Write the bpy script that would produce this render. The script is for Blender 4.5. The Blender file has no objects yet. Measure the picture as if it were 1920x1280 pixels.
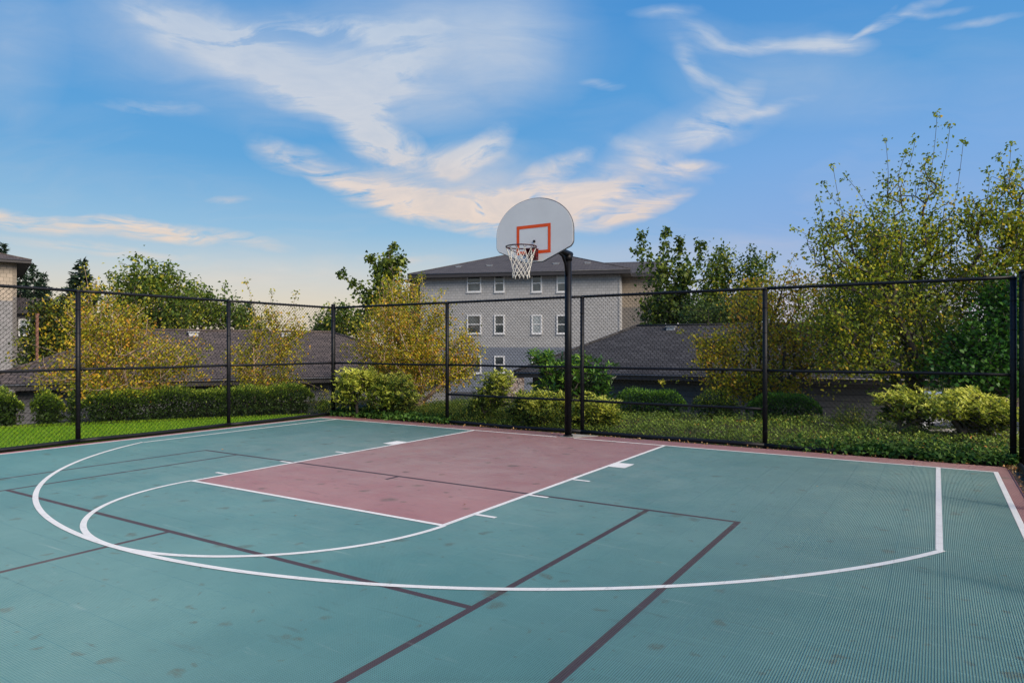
import bpy, math, random
import numpy as np
from mathutils import Vector

random.seed(7)
RNG = np.random.default_rng(11)
C = bpy.context.scene.collection
R = math.radians

# ------------------------------------------------------------------ camera geometry (surveyed from the court lines)
CX, CY, CZ, YAW, F, V0 = 5.442, -10.227, 1.538, 0.5628, 1262.0, 651.5
FW = np.array([-math.sin(YAW), math.cos(YAW)]); RT = np.array([math.cos(YAW), math.sin(YAW)])

def at(px, py, dep):
    lat = (px - 960) / F * dep
    p = np.array([CX, CY]) + FW * dep + RT * lat
    return np.array([p[0], p[1], CZ - (py - V0) / F * dep])

# ------------------------------------------------------------------ node helpers
def new_mat(name):
    m = bpy.data.materials.new(name); m.use_nodes = True
    nt = m.node_tree; nt.nodes.clear()
    out = nt.nodes.new('ShaderNodeOutputMaterial')
    return m, nt, out

class N:
    """tiny node-graph writer"""
    def __init__(s, nt): s.nt = nt
    def node(s, t, **kw):
        n = s.nt.nodes.new(t)
        for k, v in kw.items(): setattr(n, k, v)
        return n
    def put(s, sock, v):
        if isinstance(v, bpy.types.NodeSocket): s.nt.links.new(v, sock)
        elif v is not None: sock.default_value = v
    def m(s, op, a, b=None, c=None, clamp=False):
        n = s.node('ShaderNodeMath', operation=op, use_clamp=clamp)
        s.put(n.inputs[0], a)
        if b is not None: s.put(n.inputs[1], b)
        if c is not None: s.put(n.inputs[2], c)
        return n.outputs[0]
    def mix(s, f, a, b, mode='MIX'):
        n = s.node('ShaderNodeMix', data_type='RGBA', blend_type=mode)
        s.put(n.inputs[0], f); s.put(n.inputs[6], a); s.put(n.inputs[7], b)
        return n.outputs[2]
    def noise(s, vec, scale, detail=4, rough=.55, dist=0.0, dims='3D'):
        n = s.node('ShaderNodeTexNoise', noise_dimensions=dims)
        s.put(n.inputs['Vector'], vec); s.put(n.inputs['Scale'], scale)
        n.inputs['Detail'].default_value = detail; n.inputs['Roughness'].default_value = rough
        n.inputs['Distortion'].default_value = dist
        return n.outputs['Fac']
    def rng(s, v, a, b, c=0.0, d=1.0, smooth=False):
        n = s.node('ShaderNodeMapRange', interpolation_type='SMOOTHSTEP' if smooth else 'LINEAR')
        s.put(n.inputs[0], v)
        for i, x in enumerate((a, b, c, d)): s.put(n.inputs[i + 1], x)
        return n.outputs[0]
    def ramp(s, v, stops):
        n = s.node('ShaderNodeValToRGB'); s.put(n.inputs[0], v)
        e = n.color_ramp.elements
        while len(e) < len(stops): e.new(0.5)
        for i, (p, c) in enumerate(stops): e[i].position = p; e[i].color = (*c, 1)
        return n.outputs[0]
    def sep(s, v):
        n = s.node('ShaderNodeSeparateXYZ'); s.put(n.inputs[0], v); return n.outputs
    def comb(s, x, y, z=0.0):
        n = s.node('ShaderNodeCombineXYZ')
        s.put(n.inputs[0], x); s.put(n.inputs[1], y); s.put(n.inputs[2], z); return n.outputs[0]
    def bump(s, h, strength=.3, dist=.01):
        n = s.node('ShaderNodeBump'); n.inputs['Strength'].default_value = strength
        n.inputs['Distance'].default_value = dist; s.put(n.inputs['Height'], h); return n.outputs[0]
    def bsdf(s, col, rough=.6, metal=0.0, normal=None, spec=.5):
        n = s.node('ShaderNodeBsdfPrincipled')
        s.put(n.inputs['Base Color'], col); s.put(n.inputs['Roughness'], rough)
        s.put(n.inputs['Metallic'], metal); n.inputs['Specular IOR Level'].default_value = spec
        if normal is not None: s.put(n.inputs['Normal'], normal)
        return n

def lin(r, g, b):
    f = lambda c: (c / 255 / 12.92) if c / 255 <= .04045 else ((c / 255 + .055) / 1.055) ** 2.4
    return (f(r), f(g), f(b))
def c4(c): return (*c, 1)

def simple(name, col, rough=.6, metal=0.0, var=.25, scale=6.0, bump=.0, bscale=60, spec=.5):
    m, nt, out = new_mat(name); n = N(nt)
    tc = n.node('ShaderNodeTexCoord').outputs['Object']
    f = n.noise(tc, scale, 6, .6)
    a = tuple(x * (1 - var) for x in col); b = tuple(min(1, x * (1 + var)) for x in col)
    colr = n.ramp(f, [(.3, a), (.7, b)])
    nor = n.bump(n.noise(tc, bscale, 4), bump, .005) if bump else None
    b_ = n.bsdf(colr, rough, metal, nor, spec)
    nt.links.new(b_.outputs[0], out.inputs[0])
    return m

def leaf_mat(name, stops, trans=.35, rough=.5, gain=1.6):
    m, nt, out = new_mat(name); n = N(nt)
    at_ = n.node('ShaderNodeAttribute', attribute_name='tint').outputs['Fac']
    col = n.ramp(at_, [(p, tuple(min(.85, x * gain) for x in c)) for p, c in stops])
    b = n.bsdf(col, rough, 0, None, .35)
    tr = n.node('ShaderNodeBsdfTranslucent'); nt.links.new(col, tr.inputs[0])
    mx = n.node('ShaderNodeMixShader'); mx.inputs[0].default_value = trans
    nt.links.new(b.outputs[0], mx.inputs[1]); nt.links.new(tr.outputs[0], mx.inputs[2])
    nt.links.new(mx.outputs[0], out.inputs[0])
    return m

# ------------------------------------------------------------------ mesh helpers
class MB:
    def __init__(s): s.v = []; s.f = []; s.sm = []
    def add(s, vs, fs, smooth=False):
        o = len(s.v); s.v += [tuple(map(float, p)) for p in vs]
        s.f += [tuple(i + o for i in f) for f in fs]; s.sm += [smooth] * len(fs)
        return s
    def box(s, x0, x1, y0, y1, z0, z1):
        return s.add([(x0,y0,z0),(x1,y0,z0),(x1,y1,z0),(x0,y1,z0),(x0,y0,z1),(x1,y0,z1),(x1,y1,z1),(x0,y1,z1)],
                     [(0,3,2,1),(4,5,6,7),(0,1,5,4),(1,2,6,5),(2,3,7,6),(3,0,4,7)])
    def obox(s, o, ax, ay, az):
        """box from corner o with three edge vectors"""
        o, ax, ay, az = map(np.asarray, (o, ax, ay, az))
        return s.add([o, o+ax, o+ax+ay, o+ay, o+az, o+ax+az, o+ax+ay+az, o+ay+az],
                     [(0,3,2,1),(4,5,6,7),(0,1,5,4),(1,2,6,5),(2,3,7,6),(3,0,4,7)])
    def tube(s, pts, r, n=10, cap=True, closed=False, smooth=True):
        pts = [np.asarray(p, float) for p in pts]; m = len(pts)
        rs = r if hasattr(r, '__len__') else [r] * m
        vs = []; prev = None
        for i, p in enumerate(pts):
            if closed: t = pts[(i+1) % m] - pts[i-1]
            else: t = pts[min(i+1, m-1)] - pts[max(i-1, 0)]
            t = t / (np.linalg.norm(t) + 1e-12)
            if prev is None:
                a = np.array([0,0,1.]) if abs(t[2]) < .9 else np.array([1.,0,0])
                u = np.cross(t, a)
            else: u = prev - t * (prev @ t)
            u /= np.linalg.norm(u) + 1e-12; prev = u; w = np.cross(t, u)
            for k in range(n):
                a = 2*math.pi*k/n; vs.append(p + (u*math.cos(a) + w*math.sin(a)) * rs[i])
        fs = []
        for i in range(m if closed else m-1):
            j = (i+1) % m
            for k in range(n):
                fs.append((i*n+k, i*n+(k+1)%n, j*n+(k+1)%n, j*n+k))
        s.add(vs, fs, smooth)
        if cap and not closed:
            o = len(s.v) - len(vs)
            s.f.append(tuple(o+k for k in range(n))[::-1]); s.sm.append(False)
            s.f.append(tuple(o+(m-1)*n+k for k in range(n))); s.sm.append(False)
        return s
    def prism(s, poly, vec):
        n = len(poly); vec = np.asarray(vec)
        return s.add([np.asarray(p) for p in poly] + [np.asarray(p)+vec for p in poly],
                     [tuple(range(n))[::-1], tuple(range(n, 2*n))] + [(i,(i+1)%n,n+(i+1)%n,n+i) for i in range(n)])
    def build(s, name, mat, parent=None, uv=False, **props):
        off = base_of(parent)
        me = bpy.data.meshes.new(name)
        me.from_pydata([(x-off[0], y-off[1], z-off[2]) for x, y, z in s.v], [], s.f)
        me.polygons.foreach_set('use_smooth', s.sm)
        me.materials.append(mat)
        if uv:
            ul = me.uv_layers.new(name='uv')
            for p in me.polygons:
                n = p.normal
                t = Vector((0,0,1)).cross(n)
                t = Vector((1,0,0)) if t.length < 1e-3 else t.normalized()
                b = n.cross(t)
                for li in p.loop_indices:
                    q = me.vertices[me.loops[li].vertex_index].co
                    ul.data[li].uv = (q.dot(t), q.dot(b))
        me.update()
        o = bpy.data.objects.new(name, me); C.objects.link(o)
        if parent is not None: o.parent = parent; o['_'] = 0; del o['_']
        for k, v in props.items(): o[k] = v
        return o

def base_of(p):
    x = np.zeros(3)
    while p is not None: x += np.array(p.location); p = p.parent
    return x

def thing(name, label, cat, loc, group=None):
    o = bpy.data.objects.new(name, None); C.objects.link(o); o.empty_display_size = .2
    o.location = tuple(map(float, loc)); o['label'] = label; o['category'] = cat
    if group: o['group'] = group
    return o

def np_mesh(name, V, Fq, mat, parent=None, tint=None, smooth=False):
    """fast mesh from numpy: V (n,3), Fq (m,k)"""
    off = base_of(parent)
    me = bpy.data.meshes.new(name)
    V = (np.asarray(V) - off).astype(np.float32); Fq = np.asarray(Fq, np.int32); k = Fq.shape[1]
    me.vertices.add(len(V)); me.vertices.foreach_set('co', V.ravel())
    me.loops.add(Fq.size); me.loops.foreach_set('vertex_index', Fq.ravel())
    me.polygons.add(len(Fq)); me.polygons.foreach_set('loop_start', np.arange(0, Fq.size, k, dtype=np.int32))
    if smooth: me.polygons.foreach_set('use_smooth', np.ones(len(Fq), bool))
    if tint is not None:
        a = me.attributes.new('tint', 'FLOAT', 'POINT'); a.data.foreach_set('value', np.asarray(tint, np.float32))
    me.materials.append(mat); me.update(calc_edges=True); me.validate()
    o = bpy.data.objects.new(name, me); C.objects.link(o)
    if parent is not None: o.parent = parent
    return o

# ------------------------------------------------------------------ materials
def brick_mat(name, c1, c2, mort, w, h, msize=.012, rough=.85, offset=.5, bump=.4, nvar=.25, bias=0.0, split=None):
    m, nt, out = new_mat(name); n = N(nt)
    uv = n.node('ShaderNodeUVMap', uv_map='uv').outputs[0]
    b = n.node('ShaderNodeTexBrick', offset=offset, offset_frequency=2)
    nt.links.new(uv, b.inputs['Vector'])
    b.inputs['Color1'].default_value = c4(c1); b.inputs['Color2'].default_value = c4(c2); b.inputs['Mortar'].default_value = c4(mort)
    b.inputs['Scale'].default_value = 1; b.inputs['Mortar Size'].default_value = msize
    b.inputs['Mortar Smooth'].default_value = .3; b.inputs['Bias'].default_value = bias
    b.inputs['Brick Width'].default_value = w; b.inputs['Row Height'].default_value = h
    obj = n.node('ShaderNodeTexCoord').outputs['Object']
    f = n.noise(obj, 1.3, 6, .6); f2 = n.noise(obj, 14, 3, .6)
    col = n.mix(n.m('MULTIPLY', f, .5), b.outputs['Color'], n.mix(1.0, b.outputs['Color'], (1-nvar,)*3 + (1,), 'MULTIPLY'))
    col = n.mix(n.m('MULTIPLY', f2, .35), col, n.mix(1.0, col, (.7, .7, .7, 1), 'MULTIPLY'))
    if split is not None:   # colour multiplied below a height: storey paint on grey, painted-in shade on beige
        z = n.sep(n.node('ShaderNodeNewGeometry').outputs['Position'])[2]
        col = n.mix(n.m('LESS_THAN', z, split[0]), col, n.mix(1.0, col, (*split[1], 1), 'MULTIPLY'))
    bs = n.bsdf(col, rough, 0, n.bump(b.outputs['Fac'], -bump, .02), .3)
    nt.links.new(bs.outputs[0], out.inputs[0]); return m

M = {}
M['black'] = simple('black_coated_steel', (.007, .0075, .010), .5, 0, .5, 25, .15, 90, spec=.3)
M['wire'] = simple('black_vinyl_wire', (.006, .007, .009), .6, 0, .3, 10, spec=.25)
M['pole'] = simple('black_painted_pole', (.004, .004, .006), .5, 0, .5, 12, .3, 70, spec=.25)
M['board'] = simple('painted_aluminium', (.75, .735, .72), .45, 0, .05, 2.5, .03, 30)
M['edge'] = simple('board_edge', (.09, .1, .12), .5)
M['orange'] = simple('orange_paint', (.85, .085, .004), .5, 0, .08, 8)
M['rim'] = simple('rim_enamel', (.045, .010, .012), .4, 0, .4, 30)
M['bracket'] = simple('bracket_enamel', (.15, .018, .022), .4, 0, .35, 18)
M['net'] = simple('net_cord', (.72, .69, .62), .9, 0, .15, 60)
M['white'] = simple('white_trim', (.68, .68, .68), .5, 0, .06, 3)
M['fascia'] = simple('dark_fascia', (.035, .032, .035), .6, 0, .2, 3)
M['soffit'] = simple('soffit_paint', (.10, .095, .095), .8, 0, .15, 3)
M['gutter'] = simple('gutter_metal', (.13, .13, .14), .5, .1, .2, 6)
M['vent'] = simple('galvanised_vent', (.42, .43, .45), .45, .4, .25, 9)
M['bark'] = simple('grey_bark', (.20, .17, .13), .9, 0, .5, 14, .6, 60)
M['darkbark'] = simple('dark_bark', (.07, .055, .045), .9, 0, .5, 14, .6, 60)
M['palebark'] = simple('pale_bark', (.34, .24, .18), .85, 0, .4, 18, .4, 60)
M['concrete'] = simple('concrete', (.34, .32, .28), .85, 0, .3, 9, .4, 80)
M['rustpost'] = simple('weathered_red_post', (.25, .12, .08), .8, 0, .4, 9, .3, 60)
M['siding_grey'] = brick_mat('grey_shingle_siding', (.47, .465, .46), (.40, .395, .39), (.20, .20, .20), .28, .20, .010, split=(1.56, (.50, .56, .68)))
M['siding_tan'] = brick_mat('tan_shingle_siding', (.33, .28, .225), (.28, .24, .195), (.15, .125, .10), .28, .20, .010, split=(4.55, (.62, .68, .80)))  # greyer and darker below the split height
M['siding_warm'] = brick_mat('beige_shingle_siding', (.50, .42, .34), (.42, .36, .29), (.22, .19, .15), .30, .24, .012, split=(4.3, (.62, .72, .92)))  # bluish shade under the sunlit upper wall is put into the colour
M['siding_dark'] = brick_mat('dark_lap_siding', (.17, .16, .16), (.16, .15, .155), (.07, .07, .07), 6.0, .17, .012)
M['garage_wall'] = brick_mat('garage_lap_siding', (.20, .205, .23), (.185, .19, .21), (.09, .09, .10), 5.0, .17, .010)
M['garage_wall_dark'] = brick_mat('garage_charcoal_siding', (.17, .168, .175), (.155, .153, .16), (.07, .07, .075), 5.0, .17, .010)
M['roof_brown'] = brick_mat('brown_shingles', (.155, .122, .108), (.090, .073, .067), (.030, .025, .023), .30, .145, .014, .9)
M['roof_slate'] = brick_mat('slate_shingles', (.080, .077, .080), (.046, .044, .046), (.018, .017, .018), .30, .145, .014, .9)
M['roof_far'] = brick_mat('charcoal_shingles', (.11, .10, .10), (.08, .073, .075), (.04, .037, .04), .5, .25, .02, .9)
M['rock'] = None

def glass_mat():
    m, nt, out = new_mat('window_glass'); n = N(nt)
    obj = n.node('ShaderNodeTexCoord').outputs['Object']
    col = n.ramp(n.noise(obj, 1.2, 3), [(.35, (.02, .025, .03)), (.7, (.10, .12, .13))])
    b = n.bsdf(col, .08, 0, n.bump(n.noise(obj, 1.5, 2), .04, .02), .9)
    nt.links.new(b.outputs[0], out.inputs[0]); return m
M['glass'] = glass_mat()

M['blind'] = simple('blind_behind_glass', (.30, .34, .36), .12, 0, .25, 3, spec=.9)
def rock_mat():
    m, nt, out = new_mat('river_stone'); n = N(nt)
    obj = n.node('ShaderNodeTexCoord').outputs['Object']
    v = n.node('ShaderNodeTexVoronoi'); nt.links.new(obj, v.inputs['Vector']); v.inputs['Scale'].default_value = 7
    v2 = n.node('ShaderNodeTexVoronoi', feature='DISTANCE_TO_EDGE'); nt.links.new(obj, v2.inputs['Vector']); v2.inputs['Scale'].default_value = 7
    h = n.sep(v.outputs['Color'])[0]
    col = n.ramp(h, [(0, (.16, .12, .10)), (.35, (.42, .37, .33)), (.7, (.30, .20, .16)), (1, (.55, .5, .46))])
    e = n.rng(v2.outputs['Distance'], 0, .06)
    col = n.mix(e, (.05, .045, .04, 1), col)
    b = n.bsdf(col, .8, 0, n.bump(e, .8, .04)); nt.links.new(b.outputs[0], out.inputs[0]); return m
M['rock'] = rock_mat()

# court surface dimensions ------------------------------------------------------
XL, XR, YT, YB = -6.12, 6.21, 0.47, -14.0          # edges of the tile floor
WL, WR = -5.965, 6.06                              # sideline centres
T3, E3, R3, C3 = 5.46, 4.17, 6.20, -1.27           # three point line
KW, KD = 1.83, 5.62                                # key

def court_mat():
    m, nt, out = new_mat('sport_tile'); n = N(nt)
    pos = n.node('ShaderNodeTexCoord').outputs['Object']
    x, y, z = n.sep(pos)
    lt = lambda a, b: n.m('LESS_THAN', a, b); gt = lambda a, b: n.m('GREATER_THAN', a, b)
    mul = lambda *a: a[0] if len(a) == 1 else n.m('MULTIPLY', a[0], mul(*a[1:]))
    mx = lambda *a: a[0] if len(a) == 1 else n.m('MAXIMUM', a[0], mx(*a[1:]))
    ax = n.m('ABSOLUTE', x)
    red = mx(mul(lt(ax, KW), gt(y, -KD)), gt(y, 0.0), gt(x, WR), lt(x, WL))
    red = mul(red, n.m('SUBTRACT', 1.0, mul(lt(y, -KD), lt(ax, 5.0))))
    def vline(xc, y0, y1, w=.026): return mul(lt(n.m('ABSOLUTE', n.m('SUBTRACT', x, xc)), w), gt(y, y0), lt(y, y1))
    def hline(yc, x0, x1, w=.026): return mul(lt(n.m('ABSOLUTE', n.m('SUBTRACT', y, yc)), w), gt(x, x0), lt(x, x1))
    dark = mx(hline(-4.135, -3.87, 3.98), hline(-6.985, -3.09, 3.14), vline(3.955, -14, -4.11), vline(3.12, -14, -4.11),
              vline(-3.845, -14, -4.11), vline(-3.065, -14, -4.11), vline(0.012, -14, -6.98), vline(0.0, -4.36, -4.11))
    # colour variation of real tiles: per-tile shade, broad fading, scuffs, round dirt rings
    tx = n.m('FLOOR', n.m('DIVIDE', x, .3048)); ty = n.m('FLOOR', n.m('DIVIDE', y, .3048))
    wn = n.node('ShaderNodeTexWhiteNoise', noise_dimensions='2D'); nt.links.new(n.comb(tx, ty), wn.inputs['Vector'])
    tile = wn.outputs['Value']
    broad = n.noise(pos, .55, 5, .6); mid = n.noise(pos, 2.6, 5, .65); fine = n.noise(pos, 60, 2, .6)
    green = n.ramp(broad, [(.3, (.062, .192, .205)), (.7, (.108, .256, .260))])
    redc = n.ramp(broad, [(.3, (.300, .125, .142)), (.7, (.370, .190, .200))])
    col = n.mix(red, green, redc)
    # the centre of play is faded and dusty
    dx = n.m('DIVIDE', n.m('SUBTRACT', x, -.8), 4.2); dy = n.m('DIVIDE', n.m('ADD', y, 2.6), 3.4)
    d2 = n.m('ADD', n.m('MULTIPLY', dx, dx), n.m('MULTIPLY', dy, dy))
    dust = n.m('MULTIPLY', n.m('POWER', 2.718, n.m('MULTIPLY', d2, -1.0)), n.rng(mid, .3, .7, .4, 1.0))
    col = n.mix(n.m('MULTIPLY', dust, .48), col, (.37, .38, .355, 1))
    col = n.mix(dark, col, (.062, .044, .054, 1))
    col = n.mix(n.rng(tile, 0, 1, 0, .10), col, n.mix(1.0, col, (.62, .66, .70, 1), 'MULTIPLY'))
    wp = n.node('ShaderNodeVectorMath', operation='ADD')
    nz = n.node('ShaderNodeTexNoise'); nt.links.new(pos, nz.inputs['Vector']); nz.inputs['Scale'].default_value = 7
    sc = n.node('ShaderNodeVectorMath', operation='SCALE'); nt.links.new(nz.outputs['Color'], sc.inputs[0]); sc.inputs['Scale'].default_value = .16
    nt.links.new(pos, wp.inputs[0]); nt.links.new(sc.outputs[0], wp.inputs[1])
    for scale, r0, keep, amt in ((1.5, .085, .6, .66), (3.1, .09, .48, .55), (.8, .07, .55, .62), (6.0, .10, .30, .48)):
        v = n.node('ShaderNodeTexVoronoi', voronoi_dimensions='2D'); nt.links.new(wp.outputs[0], v.inputs['Vector']); v.inputs['Scale'].default_value = scale
        gate = n.m('GREATER_THAN', n.sep(v.outputs['Color'])[0], 1 - keep)
        size = n.rng(n.sep(v.outputs['Color'])[1], 0, 1, .35, 1.0)
        sp = n.rng(v.outputs['Distance'], n.m('MULTIPLY', size, r0 * .55), n.m('MULTIPLY', size, r0 * 1.25), 1, 0)
        sp = mul(sp, gate, n.rng(fine, .35, .6, .35, 1.0), amt)
        col = n.mix(sp, col, (.085, .095, .075, 1))
    # skid marks: stretched noise
    mp = n.node('ShaderNodeMapping'); nt.links.new(pos, mp.inputs[0]); mp.inputs['Rotation'].default_value = (0, 0, .5); mp.inputs['Scale'].default_value = (1.1, 7, 1)
    sk = n.rng(n.noise(mp.outputs[0], 1.6, 6, .7, .6), .60, .76)
    col = n.mix(n.m('MULTIPLY', sk, .6), col, (.05, .075, .075, 1))
    mp2 = n.node('ShaderNodeMapping'); nt.links.new(pos, mp2.inputs[0]); mp2.inputs['Rotation'].default_value = (0, 0, -.35); mp2.inputs['Scale'].default_value = (1.0, 9, 1)
    sk2 = n.rng(n.noise(mp2.outputs[0], 1.1, 5, .7, .3), .62, .72)
    col = n.mix(n.m('MULTIPLY', sk2, .25), col, (.42, .50, .48, 1))
    rough = n.rng(mid, .3, .7, .38, .55)
    b = n.bsdf(col, rough, 0, None, .5); nt.links.new(b.outputs[0], out.inputs[0]); return m
M['court'] = court_mat()

def paint_mat():
    m, nt, out = new_mat('white_court_paint'); n = N(nt)
    pos = n.node('ShaderNodeTexCoord').outputs['Object']
    x, y, z = n.sep(pos)
    cell = n.m('MULTIPLY', n.m('PINGPONG', n.m('DIVIDE', x, .0127), .5), n.m('PINGPONG', n.m('DIVIDE', y, .0127), .5))
    pit = n.m('MULTIPLY', n.rng(cell, .12, .2), n.rng(n.noise(pos, 45, 2), .45, .6))
    base = n.ramp(n.noise(pos, 5, 6, .6), [(.3, (.78, .745, .68)), (.7, (.88, .85, .78))])
    col = n.mix(n.m('MULTIPLY', pit, .55), base, (.16, .18, .17, 1))
    sk = n.rng(n.noise(pos, 14, 6, .7), .62, .75)
    col = n.mix(n.m('MULTIPLY', sk, .7), col, (.30, .31, .28, 1))
    jt = lambda q: n.m('LESS_THAN', n.m('PINGPONG', n.m('DIVIDE', q, .3048), .5), .009)
    jn = n.m('MULTIPLY', n.m('MAXIMUM', jt(x), jt(y)), n.rng(n.noise(pos, 9, 3), .4, .6, .08, .45))
    col = n.mix(jn, col, (.22, .25, .24, 1))
    chip = n.rng(n.noise(pos, 120, 3, .7), .64, .70); col = n.mix(n.m('MULTIPLY', chip, .8), col, (.16, .26, .25, 1))
    b = n.bsdf(col, .85, 0, n.bump(n.rng(cell, .05, .2), -.3, .003), .15); nt.links.new(b.outputs[0], out.inputs[0]); return m
M['paint'] = paint_mat()

def ground_mat(name, stops, scale, detail=8, bump=.5, rough=.95):
    m, nt, out = new_mat(name); n = N(nt)
    pos = n.node('ShaderNodeTexCoord').outputs['Object']
    a = n.noise(pos, scale, detail, .65); b2 = n.noise(pos, scale * 9, 4, .6)
    col = n.ramp(n.m('ADD', n.m('MULTIPLY', a, .6), n.m('MULTIPLY', b2, .4)), stops)
    b = n.bsdf(col, rough, 0, n.bump(b2, bump, .03), .2); nt.links.new(b.outputs[0], out.inputs[0]); return m
M['earth'] = ground_mat('dark_earth_and_mulch', [(.35, (.035, .03, .018)), (.5, (.07, .065, .03)), (.65, (.05, .07, .022))], 3)
M['turf'] = ground_mat('mown_turf', [(.35, (.10, .23, .010)), (.65, (.19, .36, .02))], 4)
M['asphalt'] = ground_mat('asphalt', [(.35, (.05, .05, .052)), (.65, (.075, .075, .078))], 5)
M['drive'] = ground_mat('pale_concrete_drive', [(.35, (.36, .34, .33)), (.65, (.48, .46, .45))], 3, bump=.1)
M['base'] = simple('dark_slab', (.006, .014, .016), .9, 0, .3, 4)

L = {}
L['yellow'] = leaf_mat('yellow_birch_leaf', [(0, (.07, .09, .010)), (.3, (.18, .21, .014)), (.55, (.36, .33, .020)), (.85, (.56, .42, .03)), (1, (.48, .24, .03))], .42, gain=1.4)
L['olive'] = leaf_mat('olive_birch_leaf', [(0, (.030, .050, .009)), (.35, (.085, .125, .012)), (.7, (.20, .22, .016)), (.92, (.34, .32, .02)), (1, (.34, .24, .02))], .45, gain=2.1)
L['green'] = leaf_mat('mid_green_leaf', [(0, (.016, .040, .008)), (.5, (.060, .10, .014)), (.85, (.15, .19, .02)), (1, (.30, .28, .03))], .38, gain=1.7)
L['dark'] = leaf_mat('dark_maple_leaf', [(0, (.012, .024, .007)), (.55, (.04, .07, .012)), (1, (.14, .17, .02))], .3, gain=1.9)
L['vivid'] = leaf_mat('vivid_green_leaf', [(0, (.012, .045, .008)), (.5, (.035, .13, .014)), (1, (.09, .20, .02))], .3, gain=1.2)
L['hedge'] = leaf_mat('hedge_leaf', [(0, (.012, .024, .006)), (.4, (.035, .065, .010)), (.8, (.14, .20, .018)), (1, (.40, .40, .05))], .33, .5, gain=2.1)
L['boxwood'] = leaf_mat('dense_hedge_leaf', [(0, (.010, .026, .006)), (.5, (.03, .08, .010)), (1, (.13, .24, .02))], .22, .45, gain=2.0)
L['pieris'] = leaf_mat('variegated_leaf', [(0, (.018, .034, .008)), (.35, (.07, .12, .016)), (.62, (.30, .34, .035)), (1, (.62, .58, .11))], .3, gain=1.5)
L['rhodo'] = leaf_mat('rhododendron_leaf', [(0, (.010, .030, .008)), (.5, (.045, .12, .016)), (1, (.22, .36, .04))], .25, .3)
L['ivy'] = leaf_mat('ivy_leaf', [(0, (.014, .04, .008)), (.5, (.04, .11, .014)), (1, (.12, .22, .03))], .2, .7, gain=1.15)
L['cover'] = leaf_mat('ground_cover_leaf', [(0, (.022, .038, .008)), (.5, (.08, .12, .016)), (.93, (.19, .24, .03)), (1, (.32, .12, .03))], .25, gain=2.3)
L['conifer'] = leaf_mat('fir_needle', [(0, (.008, .018, .010)), (.6, (.018, .036, .020)), (1, (.04, .065, .03))], .1, .6)
L['golden'] = leaf_mat('golden_cypress', [(0, (.010, .018, .006)), (.45, (.03, .05, .008)), (.75, (.12, .15, .012)), (1, (.42, .30, .02))], .2)
L['grass'] = leaf_mat('grass_blade', [(0, (.10, .22, .006)), (.5, (.22, .40, .012)), (1, (.42, .56, .03))], .35, gain=1.05)
L['litter'] = leaf_mat('fallen_leaf', [(0, (.10, .045, .02)), (.5, (.34, .16, .05)), (1, (.55, .36, .16))], .15)

# ------------------------------------------------------------------ foliage generators
def leaves(P, size, aspect, tint, normal_up=.3, dirs=None, fold=.25, droop=0.0):
    """diamond leaves (4 verts, one folded quad) at points P; returns V, F, tint"""
    n = len(P)
    if dirs is None:
        d = RNG.normal(size=(n, 3)); d[:, 2] -= droop
    else: d = dirs + RNG.normal(size=(n, 3)) * .25
    d /= np.linalg.norm(d, axis=1, keepdims=True) + 1e-9
    up = RNG.normal(size=(n, 3)); up[:, 2] += normal_up * 4
    s = np.cross(d, up); s /= np.linalg.norm(s, axis=1, keepdims=True) + 1e-9
    nn = np.cross(s, d)
    ln = (size * RNG.uniform(.65, 1.25, n))[:, None]; w = ln * aspect
    a = P; b = P + d*ln*.45 + s*w*.5 + nn*w*fold; c = P + d*ln; e = P + d*ln*.45 - s*w*.5 + nn*w*fold
    V = np.stack([a, b, c, e], 1).reshape(-1, 3)
    Fq = np.arange(4*n).reshape(-1, 4)
    return V, Fq, np.repeat(np.clip(tint, 0, 1), 4)

def skeleton(base, targets, trunk_top, seed_pts=None, alpha=.35, sag=.1, step=.45, wob=.06):
    nodes = [np.array(base, float)]; par = [-1]; plen = [0.0]
    def grow(frm, to, k, lift=0.0):
        a = nodes[frm]; L_ = np.linalg.norm(to - a); last = frm
        off = RNG.normal(size=3) * wob * L_
        for i in range(1, k + 1):
            t = i / k
            p = a * (1-t) + to * t + (off + np.array([0, 0, lift * L_])) * math.sin(math.pi * t)
            nodes.append(p); par.append(last); plen.append(plen[last] + np.linalg.norm(p - nodes[last])); last = len(nodes) - 1
        return last
    tops = trunk_top if isinstance(trunk_top, list) else [trunk_top]
    for tt in tops: grow(0, np.array(tt, float), 5)
    order = np.argsort(np.linalg.norm(targets - nodes[0], axis=1))
    tips = []
    for i in order:
        t = targets[i]; A = np.array(nodes); D = np.linalg.norm(A - t, axis=1)
        cost = D + alpha * np.array(plen) + 1.2 * np.maximum(0, A[:, 2] - t[2] + .02)
        j = int(np.argmin(cost)); k = max(1, min(5, int(D[j] / step) + 1))
        tips.append(grow(j, t, k, sag))
    return np.array(nodes), par, tips

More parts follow.
